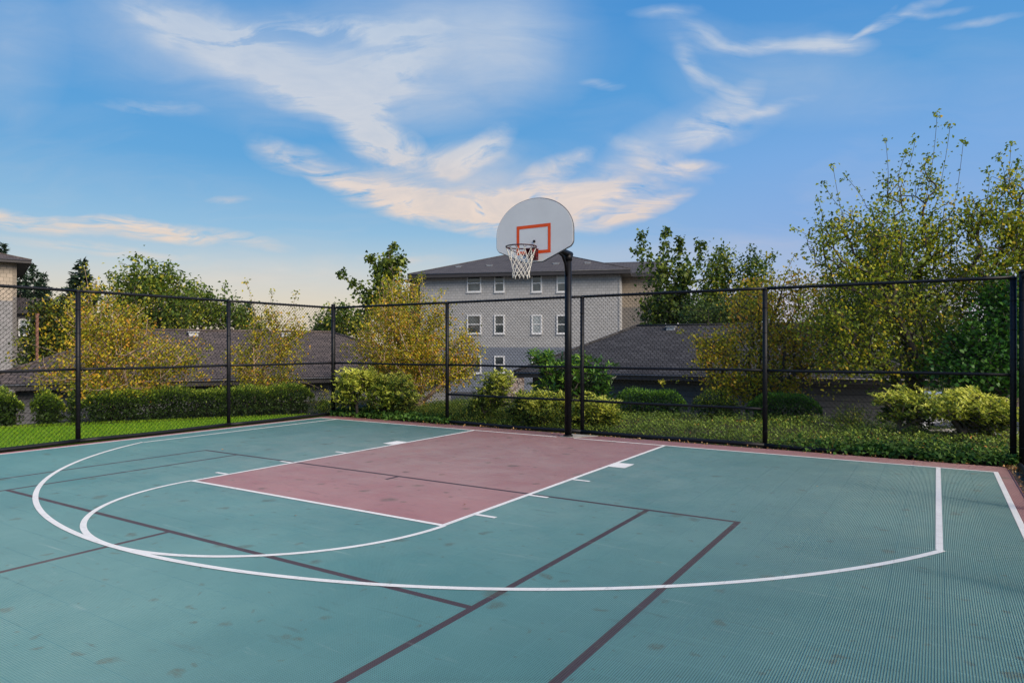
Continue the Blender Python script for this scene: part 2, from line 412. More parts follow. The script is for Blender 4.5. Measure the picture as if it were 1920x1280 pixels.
def limb_mesh(nodes, par, tips, rt, rmax, name, mat, parent, power=.5, sides=5):
    cnt = np.zeros(len(nodes))
    for t in tips: cnt[t] += 1
    for i in range(len(nodes) - 1, 0, -1): cnt[par[i]] += cnt[i]
    r = np.minimum(rmax, rt * np.maximum(cnt, .6) ** power)
    kids = [i for i in range(1, len(nodes))]
    a = nodes[[par[i] for i in kids]]; b = nodes[kids]
    ra = r[[par[i] for i in kids]]; rb = r[kids]; ra = np.minimum(ra, rb * 1.35)
    d = b - a; d /= np.linalg.norm(d, axis=1, keepdims=True) + 1e-9
    h = np.tile([0.31, .2, .93], (len(d), 1)); h[np.abs(d[:, 2]) > .9] = (1, 0, 0)
    u = np.cross(d, h); u /= np.linalg.norm(u, axis=1, keepdims=True) + 1e-9; w = np.cross(d, u)
    n = len(a); ang = np.arange(sides) * 2 * math.pi / sides
    ring = lambda p, rr: p[:, None, :] + (u[:, None, :]*np.cos(ang)[None, :, None] + w[:, None, :]*np.sin(ang)[None, :, None]) * rr[:, None, None]
    V = np.concatenate([ring(a, ra), ring(b + d*rb[:, None]*.3, rb)], 1).reshape(-1, 3)
    k = np.arange(sides); q = np.stack([k, (k+1) % sides, sides + (k+1) % sides, sides + k], 1)
    Fq = (q[None] + (np.arange(n) * 2 * sides)[:, None, None]).reshape(-1, 4)
    return np_mesh(name, V, Fq, mat, parent, smooth=True)

def px_blob(px, py, dep, rx, ry, rd=None):
    """blob centre and radii: given at a distance, radii in px at that distance, depth radius in metres"""
    c = at(px, py, dep); k = dep / F
    return (c, rx * k, rd if rd is not None else rx * k, ry * k)

def sample_blobs(blobs, n, shell=.55):
    vol = np.array([b[1]*b[2]*b[3] for b in blobs]) ** (2/3.); vol /= vol.sum()
    out = []
    for b, k in zip(blobs, RNG.multinomial(n, vol)):
        d = RNG.normal(size=(k, 3)); d /= np.linalg.norm(d, axis=1, keepdims=True)
        r = RNG.uniform(shell ** 3, 1, k) ** (1/3.)
        p = d * (r * np.exp(np.clip(RNG.normal(size=k) * .20, -.5, .30)))[:, None]
        q = RT[0]*0 + np.stack([p[:, 0]*b[1]*RT[0] + p[:, 1]*b[2]*FW[0], p[:, 0]*b[1]*RT[1] + p[:, 1]*b[2]*FW[1], p[:, 2]*b[3]], 1)
        out.append(b[0] + q)
    return np.concatenate(out)

def tree(name, label, cat, base, blobs, leaf, bark, tips=220, per=18, size=.07, aspect=.6, spread=.16, rt=.004, rmax=.09,
         trunk_top=None, shoots=(), shell=.35, tbias=0.0, tvar=.3, group=None, alpha=.35, droop=.6, rosette=0, up=.3,
         topbias=0.0, sag=.08, crown='crown', trunk='trunk', fill=0, wob=.08, along=.5, shoot_gain=1):
    root = thing(name, label, cat, base, group)
    T = sample_blobs(blobs, tips, shell)
    T = T[T[:, 2] > base[2] + .1]
    if trunk_top is None:
        c = np.mean([b[0] for b in blobs], 0); trunk_top = np.array(base) * .35 + c * .65
    nodes, par, tp = skeleton(base, T, trunk_top, alpha=alpha, sag=sag, wob=wob)
    nodes = list(nodes); par = list(par); tp = list(tp)
    # leader shoots: long thin upright twigs with sparse leaves
    sp = []
    for (p0, p1) in shoots:
        p0 = np.array(p0); p1 = np.array(p1); j = int(np.argmin(np.linalg.norm(np.array(nodes) - p0, axis=1)))
        last = j; a = nodes[j]; wobv = RNG.normal(size=3) * .05
        for i in range(1, 7):
            t = i / 6; q = a*(1-t) + p1*t + wobv*math.sin(3.1*t)
            nodes.append(q); par.append(last); last = len(nodes) - 1
            if i >= 2:
                m = int((per * .35 * RNG.uniform(.4, 1.5) + (per * .7 if i == 6 else 0)) * shoot_gain)
                sp.append(q + RNG.normal(size=(m, 3)) * spread * .42)
        tp.append(last)
    nodes = np.array(nodes)
    limb_mesh(nodes, par, tp, rt, rmax, trunk, bark, root)
    # leaf points: around the tips and back along their last segment
    LP = []; LD = []; LT = []
    zmin = min(b[0][2]-b[3] for b in blobs); zmax = max(b[0][2]+b[3] for b in blobs)
    mainT = tp[:len(tp)-len(shoots)] if shoots else tp
    for t in mainT:
        tip = nodes[t]; pr = nodes[par[t]]; clump = RNG.normal() * tvar * .6 + tbias
        clump += topbias * ((tip[2]-zmin) / (zmax-zmin+1e-6) - .5)
        d = tip - pr; d /= np.linalg.norm(d) + 1e-9
        if rosette:
            ks = max(1, per // rosette)
            for _ in range(ks):
                c = tip + RNG.normal(size=3) * spread
                ax = d * .4 + np.array([0, 0, .8]) + RNG.normal(size=3) * .25
                dd = RNG.normal(size=(rosette, 3)); dd -= np.outer(dd @ ax / (ax @ ax), ax); dd /= np.linalg.norm(dd, axis=1, keepdims=True) + 1e-9
                LP.append(np.tile(c, (rosette, 1))); LD.append(dd + ax * RNG.uniform(.1, .7)); LT.append(np.full(rosette, clump) + RNG.normal(size=rosette) * tvar * .4 + .5)
        else:
            m = max(2, int(per * RNG.uniform(.5, 1.5)))
            k = RNG.uniform(-along, .15, m)[:, None] * min(.9, np.linalg.norm(tip - pr) + .1)
            LP.append(tip + d * k + RNG.normal(size=(m, 3)) * spread); LT.append(np.full(m, clump + .5) + RNG.normal(size=m) * tvar * .5)
    if fill:
        q = sample_blobs(blobs, fill, .0); LP.append(q); LT.append(RNG.normal(size=fill) * tvar * .5 + .35 + tbias)
        if rosette: LD.append(RNG.normal(size=(fill, 3)))
    if sp and not rosette:
        q = np.concatenate(sp); LP.append(q); LT.append(RNG.normal(size=len(q)) * tvar * .5 + .42 + tbias)
    P = np.concatenate(LP); Tt = np.concatenate(LT)
    P = P[:]; keep = P[:, 2] > base[2] + .02; D = np.concatenate(LD)[keep] if rosette else None
    V, Fq, ti = leaves(P[keep], size, aspect, Tt[keep], up, D, droop=droop)
    np_mesh(crown, V, Fq, leaf, root, tint=ti)
    return root

def noise3(P, s, seed=0):
    r = np.random.default_rng(seed); out = np.zeros(len(P))
    for o in range(4):
        k = r.normal(size=(4, 3)) * s * (1.8 ** o); ph = r.uniform(0, 6.28, 4)
        out += sum(np.sin(P @ k[i] + ph[i]) for i in range(4)) / (4 * 1.5 ** o)
    return out

def hedge(name, label, line, width, h0, height, n, leaf, size=.045, aspect=.45, seed=1, ragged=.05, group=None, tb=.0, taper=.0):
    """a clipped hedge along a polyline: leafy shell with real thickness over woody stems and a core of darker leaves"""
    line = [np.array(p, float) for p in line]
    root = thing(name, label, 'hedge' if 'hedge' in name else 'bush', (*line[0][:2], h0), group or ('clipped hedges round the court' if 'hedge' in name else 'bushes along the lawn'))
    seg = [np.linalg.norm(b[:2]-a[:2]) for a, b in zip(line, line[1:])]; Ltot = sum(seg)
    def along(s):
        s = np.clip(s, 0, Ltot); P = np.zeros((len(s), 3)); Dn = np.zeros((len(s), 2)); acc = 0
        for (a, b), L_ in zip(zip(line, line[1:]), seg):
            m = (s >= acc - 1e-6); t = ((s - acc) / L_)[m][:, None]
            P[m] = a + (b - a) * t; d = (b - a)[:2] / L_; Dn[m] = (-d[1], d[0]); acc += L_
        return P, Dn
    s = RNG.uniform(0, Ltot, n); v = RNG.uniform(-1, 1, n); side = RNG.random(n)
    # superellipse cross-section
    ang = RNG.uniform(-.25, math.pi + .25, n)
    ex = .45
    cx = np.sign(np.cos(ang)) * np.abs(np.cos(ang)) ** ex; cz = np.sign(np.sin(ang)) * np.abs(np.sin(ang)) ** ex
    rr = RNG.uniform(.72, 1.03, n)
    P, Dn = along(s)
    bump = noise3(np.stack([s, ang, s*0], 1), 2.4, seed) * ragged * 2
    endr = np.minimum(1, np.sqrt(np.clip(np.minimum(s, Ltot - s) / (width * .45) + .08, 0, 1)))
    hh = height * (1 - taper * s / Ltot)
    P[:, :2] += Dn * (cx * width / 2 * rr * (1 + bump) * endr)[:, None]
    zz = (cz * .5 + .5) * hh * (1 + bump) * (.4 + .6 * endr) * np.where(cz > 0, .5 + .5 * rr, 1)
    P[:, 2] = h0 + np.clip(zz, 0.0, None) + RNG.normal(size=n) * .012
    outward = np.zeros((n, 3)); outward[:, :2] = Dn * cx[:, None]; outward[:, 2] = cz + .35
    ti = .38 + tb + .30 * (cz > .8) * (rr > .85) + RNG.normal(size=n) * .17 + noise3(P, 2.2, seed + 5) * .10 - .2 * (zz < height * .4)  # lit top and shaded foot are put into the leaf tint
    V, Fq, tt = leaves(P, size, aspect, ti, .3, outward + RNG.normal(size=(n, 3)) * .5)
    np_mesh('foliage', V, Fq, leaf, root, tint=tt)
    # stems
    mb = MB(); k = max(3, int(Ltot / .22))
    ss = RNG.uniform(.1, max(.2, Ltot - .1), k); Q, Dq = along(ss)
    for i in range(k):
        b0 = np.array([Q[i, 0], Q[i, 1], h0 - .05]); off = RNG.normal(size=2) * width * .12
        for j in range(3):
            tip = b0 + np.array([*(Dq[i] * RNG.uniform(-.35, .35) * width + RNG.normal(size=2) * .09), height * RNG.uniform(.6, .9)])
            midp = (b0 + tip) / 2 + RNG.normal(size=3) * .03
            mb.tube([b0, midp, tip], [.011, .007, .003], 4, cap=False)
    mb.build('stem', M['darkbark'], root)
    # core leaves in the darkest tints
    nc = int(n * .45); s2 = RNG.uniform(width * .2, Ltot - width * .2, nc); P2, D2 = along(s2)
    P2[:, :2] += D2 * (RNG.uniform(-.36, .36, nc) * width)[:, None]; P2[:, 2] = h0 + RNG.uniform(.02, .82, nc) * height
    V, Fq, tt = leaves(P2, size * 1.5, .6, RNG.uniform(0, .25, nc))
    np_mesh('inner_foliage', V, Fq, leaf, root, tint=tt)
    return root

def conifer(name, label, px, dep, ytop, zbase, width, leaf, dens=90, group=None, droopy=.25, cat='conifer'):
    top = at(px, ytop, dep); base = np.array([top[0], top[1], zbase]); H = top[2] - zbase
    root = thing(name, label, cat, base, group or 'distant firs')
    mb = MB(); mb.tube([base, base + [0, 0, H * .5], top], [.22 * H / 12, .12 * H / 12, .01], 7, cap=False)
    mb.build('trunk', M['darkbark'], root)
    P = []; D = []
    levels = int(H / .42)
    for i in range(levels):
        t = (i + RNG.uniform(0, .6)) / levels; z = zbase + H * (.12 + .88 * t); r = width * (1 - t) ** .85 * RNG.uniform(.75, 1.15) + .05
        nb = int(5 + 6 * (1 - t))
        for k in range(nb):
            a = RNG.uniform(0, 6.28); dr = np.array([math.cos(a), math.sin(a), 0]); L_ = r * RNG.uniform(.6, 1.1)
            m = int(max(9, dens * L_ / width * 1.0))
            u = RNG.uniform(.1, 1, m) ** .7
            p = base + dr * (u * L_)[:, None]; p[:, 2] = z - droopy * L_ * u + .12 * L_ * u * u * u
            p += RNG.normal(size=(m, 3)) * np.array([.07, .07, .04]) * (1 + L_ * .4); P.append(p)
            D.append(np.tile(dr + [0, 0, -.25], (m, 1)) + RNG.normal(size=(m, 3)) * .6)
    P = np.concatenate(P); D = np.concatenate(D)
    V, Fq, ti = leaves(P, .42 * (width / 2.2) ** .5, .36, RNG.normal(size=len(P)) * .25 + .45, .3, D)
    np_mesh('crown', V, Fq, leaf, root, tint=ti)
    return root

# ================================================================== SETTING
def terrain_z(x, y):
    s = np.maximum(y - .65, -(x + 6.28))
    side = np.clip((x - 6.6) / 3.0, 0, 1)
    t = np.clip((s - 4.1) / 2.6, 0, 1); t = t*t*(3-2*t)
    far = np.clip((np.hypot(x, y) - 30) / 60, 0, 1)
    return -.03 - 1.75 * t - 2.5 * far
gx = np.concatenate([[-600, -300, -150, -90], np.arange(-60, 60.1, .75), [90, 150, 300, 600]])
gy = np.concatenate([[-300, -100, -40], np.arange(-20, 70.1, .75), [90, 130, 200, 350, 700]])
GX, GY = np.meshgrid(gx, gy); GZ = terrain_z(GX, GY)
V = np.stack([GX, GY, GZ], -1).reshape(-1, 3); nx = len(gx); ny = len(gy)
ii, jj = np.meshgrid(np.arange(nx-1), np.arange(ny-1)); b0 = (jj*nx + ii).ravel()
g = np_mesh('ground', V, np.stack([b0, b0+1, b0+nx+1, b0+nx], 1), M['earth'], smooth=True); g['kind'] = 'structure'

# lawn beyond the side fence
lawn = [(-6.2, -14.0), (-6.2, .35), (-6.6, .35), (-9.9, -5.2), (-13.5, -12.0), (-14.5, -14.0)]
mb = MB(); mb.add([(x, y, .004) for x, y in lawn], [tuple(range(len(lawn)))]); mb.f = [f[::-1] for f in mb.f] if False else mb.f
o = mb.build('lawn', M['turf']); o['kind'] = 'structure'
# paved yard and drive lower down
mb = MB(); mb.box(-40, 30, 10, 34, -1.85, -1.776); o = mb.build('parking_yard', M['asphalt']); o['kind'] = 'structure'
mb = MB(); mb.box(3.4, 16, 7.6, 22, -1.80, -1.70); o = mb.build('driveway', M['drive']); o['kind'] = 'structure'

# court: slab, ribbed tiles as a real grid of bars, painted lines
mb = MB(); mb.box(XL + .01, XR - .01, YB, YT - .01, -.028, -.010); o = mb.build('court_slab', M['base']); o['kind'] = 'structure'
def bars():
    p = .0127; V = []; 
    def bx(x0, x1, y0, y1, z0, z1):
        V.append([(x0,y0,z0),(x1,y0,z0),(x1,y1,z0),(x0,y1,z0),(x0,y0,z1),(x1,y0,z1),(x1,y1,z1),(x0,y1,z1)])
    i0 = int(math.floor(XL / p)); i1 = int(XR / p)
    for i in range(i0, i1 + 1):
        seam = i % 24 == 0
        w = .0031 if seam else .0024
        bx(i*p - w, i*p + w, YB, YT, -.0035, 0.0)
    j0 = int(math.floor(YB / p)); j1 = int(YT / p)
    for j in range(j0, j1 + 1):
        seam = j % 24 == 0
        w = .0024 if seam else .0017
        bx(XL, XR, j*p - w, j*p + w, -.0038, -.0004 if seam else -.0008)
    # solid border strips
    bx(XL - .01, XL + .012, YB, YT + .01, -.012, .0006); bx(XR - .012, XR + .01, YB, YT + .01, -.012, .0006); bx(XL, XR, YT - .012, YT + .0095, -.012, .0009)
    A = np.array(V).reshape(-1, 3); n = len(V)
    q = np.array([(4,5,6,7),(0,1,5,4),(1,2,6,5),(2,3,7,6),(3,0,4,7)])
    return A, (q[None] + (np.arange(n)*8)[:, None, None]).reshape(-1, 4)
V, Fq = bars(); o = np_mesh('court_surface', V, Fq, M['court']); o['kind'] = 'structure'

def strip(mb, pts, w, z=.0024):
    pts = [np.array(p, float) for p in pts]; L_ = []; R_ = []
    for i, p in enumerate(pts):
        t = pts[min(i+1, len(pts)-1)] - pts[max(i-1, 0)]; t /= np.linalg.norm(t); n = np.array([-t[1], t[0]])
        L_.append((*(p + n*w/2), z)); R_.append((*(p - n*w/2), z))
    k = len(pts); mb.add(L_ + R_, [(k+i, k+i+1, i+1, i) for i in range(k-1)])
mb = MB(); w = .05
strip(mb, [(WL - w/2, 0), (-.10, 0)], w); strip(mb, [(.235, 0), (WR + w/2, 0)], w)
strip(mb, [(WR, -w/2), (WR, YB)], w, .0028); strip(mb, [(WL, -w/2), (WL, YB)], w, .0028)
for s in (-1, 1):
    strip(mb, [(s*KW, -w/2), (s*KW, -KD - w/2)], w, .0028)
    mb.add([(s*1.854, -2.20, .0032), (s*2.075, -2.20, .0032), (s*2.075, -1.865, .0032), (s*1.854, -1.865, .0032)], [(0,1,2,3) if s > 0 else (3,2,1,0)])
    for yy in (-3.205, -4.19, -5.155): strip(mb, [(s*1.854, yy), (s*2.07, yy)][::s], w, .0028)
    strip(mb, [(s*T3, -w/2), (s*T3, -E3)], w, .0028)
strip(mb, [(-KW - w/2, -KD), (KW + w/2, -KD)], w, .0032)
strip(mb, [(1.845*math.cos(a), -KD - 1.845*math.sin(a)) for a in np.linspace(0, math.pi, 90)], w, .0036)
a0 = math.asin((E3 + C3) / R3)
strip(mb, [(R3*math.cos(a), C3 - R3*math.sin(a)) for a in np.linspace(a0, math.pi - a0, 140)], w, .0040)
for i, f in enumerate(mb.f):     # every strip faces up
    a, b, c = (np.array(mb.v[f[k]]) for k in (0, 1, 2))
    if np.cross(b-a, c-a)[2] < 0: mb.f[i] = f[::-1]
o = mb.build('court_markings', M['paint']); o['kind'] = 'structure'

# notch in the tiles behind the pole: bare concrete with leaf crumbs
mb = MB(); mb.prism([(-.07, .05, .0), (.19, .05, 0), (.46, .47, 0), (-.03, .47, 0)], (0, 0, .0075)); o = mb.build('pole_footing', M['concrete']); o['kind'] = 'structure'
# dirt verge beside the court
mb = MB(); mb.box(6.225, 6.55, -14, .62, -.05, .002); o = mb.build('dirt_verge', ground_mat('dry_dirt', [(.35, (.09, .06, .04)), (.6, (.20, .15, .11)), (.7, (.28, .20, .15))], 6)); o['kind'] = 'structure'

# ================================================================== FENCES
FH = 2.45
def chain_bay(a, b, z0, z1, name, parent, side):
    """woven wire: vertical zig-zag wires that hook into each other"""
    a = np.array(a, float); b = np.array(b, float); d = b - a; L_ = np.linalg.norm(d); d /= L_
    nrm = np.array([-d[1], d[0]]) * side
    w = .072; n = int(round(L_ / (w/2))); w = 2 * L_ / n; rows = int(round((z1 - z0) / .036)); hz = (z1 - z0) / rows
    r = .0031; V = []
    k = np.arange(rows + 1)
    tri = [(math.cos(t) * r, math.sin(t) * r) for t in (0.5, 2.6, 4.7)]
    for i in range(n):
        s = (i + ((k + i) % 2)) * w / 2 + np.where((k + i) % 2, .0035, -.0035)
        dep = np.where((k + i) % 2, .003, -.003)
        P = np.stack([a[0] + d[0]*s + nrm[0]*(.045 + dep), a[1] + d[1]*s + nrm[1]*(.045 + dep), z0 + k*hz], 1)
        P[:, 2] += RNG.normal() * .0015
        ring = np.stack([P + np.array([d[0]*q[0] + nrm[0]*q[1], d[1]*q[0] + nrm[1]*q[1], q[0] * .4]) for q in tri], 1)
        V.append(ring.reshape(-1, 3))
    V = np.concatenate(V); m = rows + 1
    base = (np.arange(n) * m)[:, None] + np.arange(rows)[None, :]
    base = base.ravel() * 3
    fs = [np.stack([base + j, base + (j+1) % 3, base + 3 + (j+1) % 3, base + 3 + j], 1) for j in range(3)]
    return np_mesh(name, V, np.concatenate(fs), M['wire'], parent, smooth=True)

def fence(label, posts, side, low=(), base_pipe=True, corner=(), skip_first=False):
    root = thing('chain_link_fence', label, 'fence', (*posts[0], 0), 'chain link fences around the court')
    posts = [np.array(p, float) for p in posts]
    for i, p in enumerate(posts):
        if i == 0 and skip_first: continue
        big = i in corner; r = .046 if big else .037; h = FH + (.05 if big else -.02)
        mb = MB(); mb.tube([(p[0], p[1], -.1), (p[0], p[1], h)], r, 16)
        po = mb.build('post', M['black'], root)
        mb = MB(); mb.tube([(p[0], p[1], h), (p[0], p[1], h + .02), (p[0], p[1], h + .035)], [r + .006, r + .004, r * .4], 14)
        mb.build('post_cap', M['black'], po)
        for z in np.arange(.25, FH - .1, .38):      # wire ties and brace bands
            MB().tube([(p[0] + (r+.003)*math.cos(t), p[1] + (r+.003)*math.sin(t), z) for t in np.linspace(0, 6.28, 13)[:-1]], .004, 5, closed=True).build('tie_wire', M['wire'], po)
    for i, (a, b) in enumerate(zip(posts, posts[1:])):
        d = (b - a) / np.linalg.norm(b - a); n = np.array([-d[1], d[0]]) * side
        def rail(z, r, nm, off=0.0, wav=0.0):
            pts = [(*(a + (b - a)*t + n*off), z + wav*math.sin(7*t + i)) for t in np.linspace(0, 1, 9)]
            return MB().tube(pts, r, 10).build(nm, M['black'], root)
        rail(FH, .024, 'top_rail'); rail(1.185, .022, 'middle_rail', 0, .004)
        if i in low: rail(.588, .022, 'lower_rail', 0, .004)
        if base_pipe: rail(.035, .034, 'base_pipe', -.045, .006)
        chain_bay(a, b, .03, FH + .035, 'chain_link_mesh', root, side)
    return root
YF = .65
fence('long black chain link fence behind the hoop along the baseline', [(-6.27, YF), (-2.98, YF), (.07, YF), (3.2, YF), (6.285, YF)], 1, low=(1, 2), corner=(0,))
fence('black chain link fence between the court and the bright green lawn', [(-6.27, YF), (-6.27, -2.05), (-6.27, -4.78), (-6.27, -7.6), (-6.27, -10.4), (-6.27, -13.2)], -1, corner=(), skip_first=True)
fence('black chain link side fence seen edge-on beside the dirt verge', [(6.385, .60), (6.385, -2.2), (6.385, -5.0), (6.385, -7.8), (6.385, -10.6)], 1, corner=(0,))

# ================================================================== BASKETBALL HOOP
PX, PY = .045, .15
BX, BY = .17, -1.24
hoop = thing('basketball_hoop', 'basketball hoop with fan shaped white backboard, orange square and net on black pole', 'basketball hoop', (PX, PY, 0))
mb = MB(); mb.tube([(PX, PY, -.02), (PX, PY, 3.12)], .060, 24)
mb.tube([(PX, PY, 0.004), (PX, PY, .03)], .082, 24)
pole = mb.build('pole', M['pole'], hoop)
mb = MB(); mb.tube([(PX, PY + .09, 3.155), (PX, PY + .03, 3.16), (PX + .02, PY - .3, 3.175), (BX - .01, BY + .09, 3.20)], .054, 18)
mb.tube([(PX, PY, 3.04), (PX, PY, 3.15)], .070, 20)
arm = mb.build('arm', M['pole'], hoop)
mb = MB(); mb.tube([(PX, PY - .05, 2.78), (PX, PY - .10, 2.98), (PX + .01, PY - .22, 3.10), (PX + .03, PY - .40, 3.14)], .024, 12)
mb.build('gusset', M['pole'], arm)
mb = MB(); mb.box(BX - .16, BX + .16, BY + .022, BY + .075, 2.98, 3.36)
for sx in (-1, 1): mb.tube([(BX + sx*.14, BY + .05, 3.30), (BX + sx*.34, BY + .03, 3.55)], .016, 8); mb.tube([(BX + sx*.14, BY + .05, 3.05), (BX + sx*.30, BY + .03, 2.98)], .016, 8)
mb.build('mounting_frame', M['pole'], arm)
# fan backboard
def fan(inset=0.0):
    a = .683 - inset; pts = []
    pts += [(-.16, 2.862 + inset), (.16, 2.862 + inset)]
    for t in np.linspace(0, 1, 5): pts.append((a - .045*(1-t)**2, 3.085 + inset*.5 + .06*t - .022*(1-t)))
    for t in np.linspace(0, math.pi, 41): pts.append((a*math.cos(t), 3.30 + (.538 - inset)*math.sin(t)))
    for t in np.linspace(1, 0, 5): pts.append((-a + .045*(1-t)**2, 3.085 + inset*.5 + .06*t - .022*(1-t)))
    return pts
o_ = fan(); i_ = fan(.012)
mb = MB(); mb.prism([(BX + x, BY + .02, z) for x, z in o_], (0, -.028, 0))
board = mb.build('backboard', M['board'], hoop)
mb = MB(); k = len(o_)     # rolled edge: a ring standing proud at the rear and round the rim
rp = [(BX + x*1.002, BY + .012, 3.3 + (z-3.3)*1.002) for x, z in o_]
mb.tube(rp, .0125, 8, closed=True); mb.build('board_edge', M['edge'], board)
mb = MB(); y0 = BY - .0105; t_ = .05
xs, zs = .305, (2.985, 3.435)
def fr(x0, x1, z0, z1): mb.add([(BX+x0, y0, z0), (BX+x1, y0, z0), (BX+x1, y0, z1), (BX+x0, y0, z1)], [(0,1,2,3)])
fr(-xs, -xs+t_, zs[0], zs[1]); fr(xs-t_, xs, zs[0], zs[1]); fr(-xs+t_, xs-t_, zs[0], zs[0]+t_); fr(-xs+t_, xs-t_, zs[1]-t_, zs[1])
mb.build('target_square', M['orange'], board)
mb = MB(); mb.tube([(BX + .015, BY - .006, 3.178), (BX + .015, BY - .02, 3.178)], .021, 14); mb.build('bolt', M['pole'], board)
# rim
RX, RY, RZ = BX + .005, BY - .15 - .2286, 3.05
br = MB(); yb = BY - .0115
br.box(RX - .085, RX + .085, yb - .012, yb, 2.885, 3.06)
br.prism([(RX - .06, yb - .012, 2.90), (RX - .06, yb - .012, 3.055), (RX - .06, yb - .15, 3.045), (RX - .06, yb - .15, 3.015)], (.012, 0, 0))
br.prism([(RX + .048, yb - .012, 2.90), (RX + .048, yb - .012, 3.055), (RX + .048, yb - .15, 3.045), (RX + .048, yb - .15, 3.015)], (.012, 0, 0))
br.box(RX - .078, RX + .078, yb - .15, yb - .012, 3.046, 3.054)
bracket = br.build('rim_bracket', M['bracket'], hoop)
for sx in (-.06, .06):
    for z in (2.92, 3.02): MB().tube([(RX + sx*1.1, yb - .011, z), (RX + sx*1.1, yb - .022, z)], .009, 8).build('bracket_bolt', M['gutter'], bracket)
mb = MB(); mb.tube([(RX + .2286*math.cos(t), RY + .2286*math.sin(t), RZ) for t in np.linspace(0, 2*math.pi, 49)[:-1]], .0095, 10, closed=True)
for s in (-1, 1): mb.tube([(RX + s*.226, RY - .02, RZ - .008), (RX + s*.17, RY + .13, RZ - .06), (RX + s*.055, yb - .04, 2.93)], .007, 8)
rim = mb.build('rim', M['rim'], hoop)
mb = MB()
for k in range(12):
    t = 2*math.pi*(k + .5)/12
    c = np.array([RX + .2286*math.cos(t), RY + .2286*math.sin(t), RZ - .012]); tg = np.array([-math.sin(t), math.cos(t), 0])
    MB().tube([c + tg*.022*math.cos(u) + np.array([0, 0, -.020*math.sin(u)]) for u in np.linspace(0, math.pi, 7)], .0035, 6).build('net_hook', M['rim'], rim)
prof = [(0, .222), (.13, .176), (.195, .156), (.255, .142), (.315, .132), (.37, .126), (.42, .128)]
mb = MB()
def np_(k, j):
    dz, r = prof[j]; t = 2*math.pi*(k + .5*(j % 2) + .5)/12
    return np.array([RX + r*math.cos(t) + .004*math.sin(5*k + j), RY + r*math.sin(t) + .004*math.cos(3*k + 2*j), RZ - .03 - dz + .006*math.sin(2.3*k + j)])
for k in range(12):
    for j in range(len(prof) - 1):
        for dk in ((0, -1) if j % 2 == 0 else (0, 1)):
            a = np_(k, j); b = np_(k + dk, j + 1); m_ = (a + b)/2; m_[2] -= .006
            mb.tube([a, m_, b], .0042, 5, cap=False)
    j = len(prof) - 1
    mb.tube([np_(k, j) + np.array([0, 0, s_]) for s_ in (.004, -.02)], .0075, 6)
    for j in range(1, len(prof)): p = np_(k, j); mb.tube([p - [0, 0, .006], p + [0, 0, .006]], .0085, 6)
mb.build('net', M['net'], hoop)

# ================================================================== BUILDINGS
def frame_of(p0, p1):
    d = (p1 - p0)[:2]; L_ = np.linalg.norm(d); t = d / L_; n = np.array([-t[1], t[0]])   # n points away from the viewer
    return t, n, L_
def W(p0, t, n, u, v, z): return np.array([p0[0] + t[0]*u + n[0]*v, p0[1] + t[1]*u + n[1]*v, z])

def house_wall(p0, t, n, L_, depth, z0, z1, mat, parent, nm='wall'):
    c = [W(p0, t, n, u, v, z) for z in (z0, z1) for u, v in ((0,0),(L_,0),(L_,depth),(0,depth))]
    return MB().add(c, [(0,1,5,4),(1,2,6,5),(2,3,7,6),(3,0,4,7),(4,5,6,7)]).build(nm, mat, parent, uv=True)

def hip_roof(p0, t, n, L_, depth, ze, rise, oh, mat, parent, run=None, fh=.22, gut=True):
    """hip roof with fascia, soffit and gutter; u 0..L_, v 0..depth are the wall lines"""
    u0, u1, v0, v1 = -oh, L_ + oh, -oh, depth + oh; h = (v1 - v0) / 2; run = run or h
    e = [W(p0,t,n,u,v,ze) for u, v in ((u0,v0),(u1,v0),(u1,v1),(u0,v1))]
    r0 = W(p0,t,n,u0+run,v0+h,ze+rise); r1 = W(p0,t,n,u1-run,v0+h,ze+rise)
    rf = MB().add(e + [r0, r1], [(0,1,5,4),(1,2,5),(2,3,4,5),(3,0,4)]).build('roof', mat, parent, uv=True)
    mb = MB(); th = .03
    for a, b, (iu, iv) in ((0,1,(0,1)),(1,2,(-1,0)),(2,3,(0,-1)),(3,0,(1,0))):
        A, B = e[a], e[b]; inn = np.array([t[0]*iu + n[0]*iv, t[1]*iu + n[1]*iv, 0]) * .04
        mb.add([A - [0,0,.012], B - [0,0,.012], B - [0,0,fh], A - [0,0,fh], A - [0,0,.012] + inn, B - [0,0,.012] + inn, B - [0,0,fh] + inn, A - [0,0,fh] + inn],
               [(0,3,2,1),(4,5,6,7),(3,7,6,2),(0,1,5,4)])
    mb.build('fascia', M['fascia'], rf)
    s = [W(p0,t,n,u,v,ze-fh+.02) for u, v in ((u0+.04,v0+.04),(u1-.04,v0+.04),(u1-.04,v1-.04),(u0+.04,v1-.04))]
    MB().add(s, [(3,2,1,0)]).build('soffit', M['soffit'], rf)
    if gut:
        g0 = W(p0,t,n,u0+.01,v0-.035,ze-.035); g1 = W(p0,t,n,u1-.01,v0-.035,ze-.035)
        MB().tube([g0, g1], .018, 8).build('gutter', M['gutter'], rf)
    # ridge and hip caps
    mb = MB()
    for a, b in ((r0, r1), (e[0], r0), (e[1], r1)):
        mb.tube([a + [0,0,.01], b + [0,0,.01]], .045, 6)
    mb.build('ridge_cap', mat, rf, uv=True)
    return rf, (r0, r1, e)

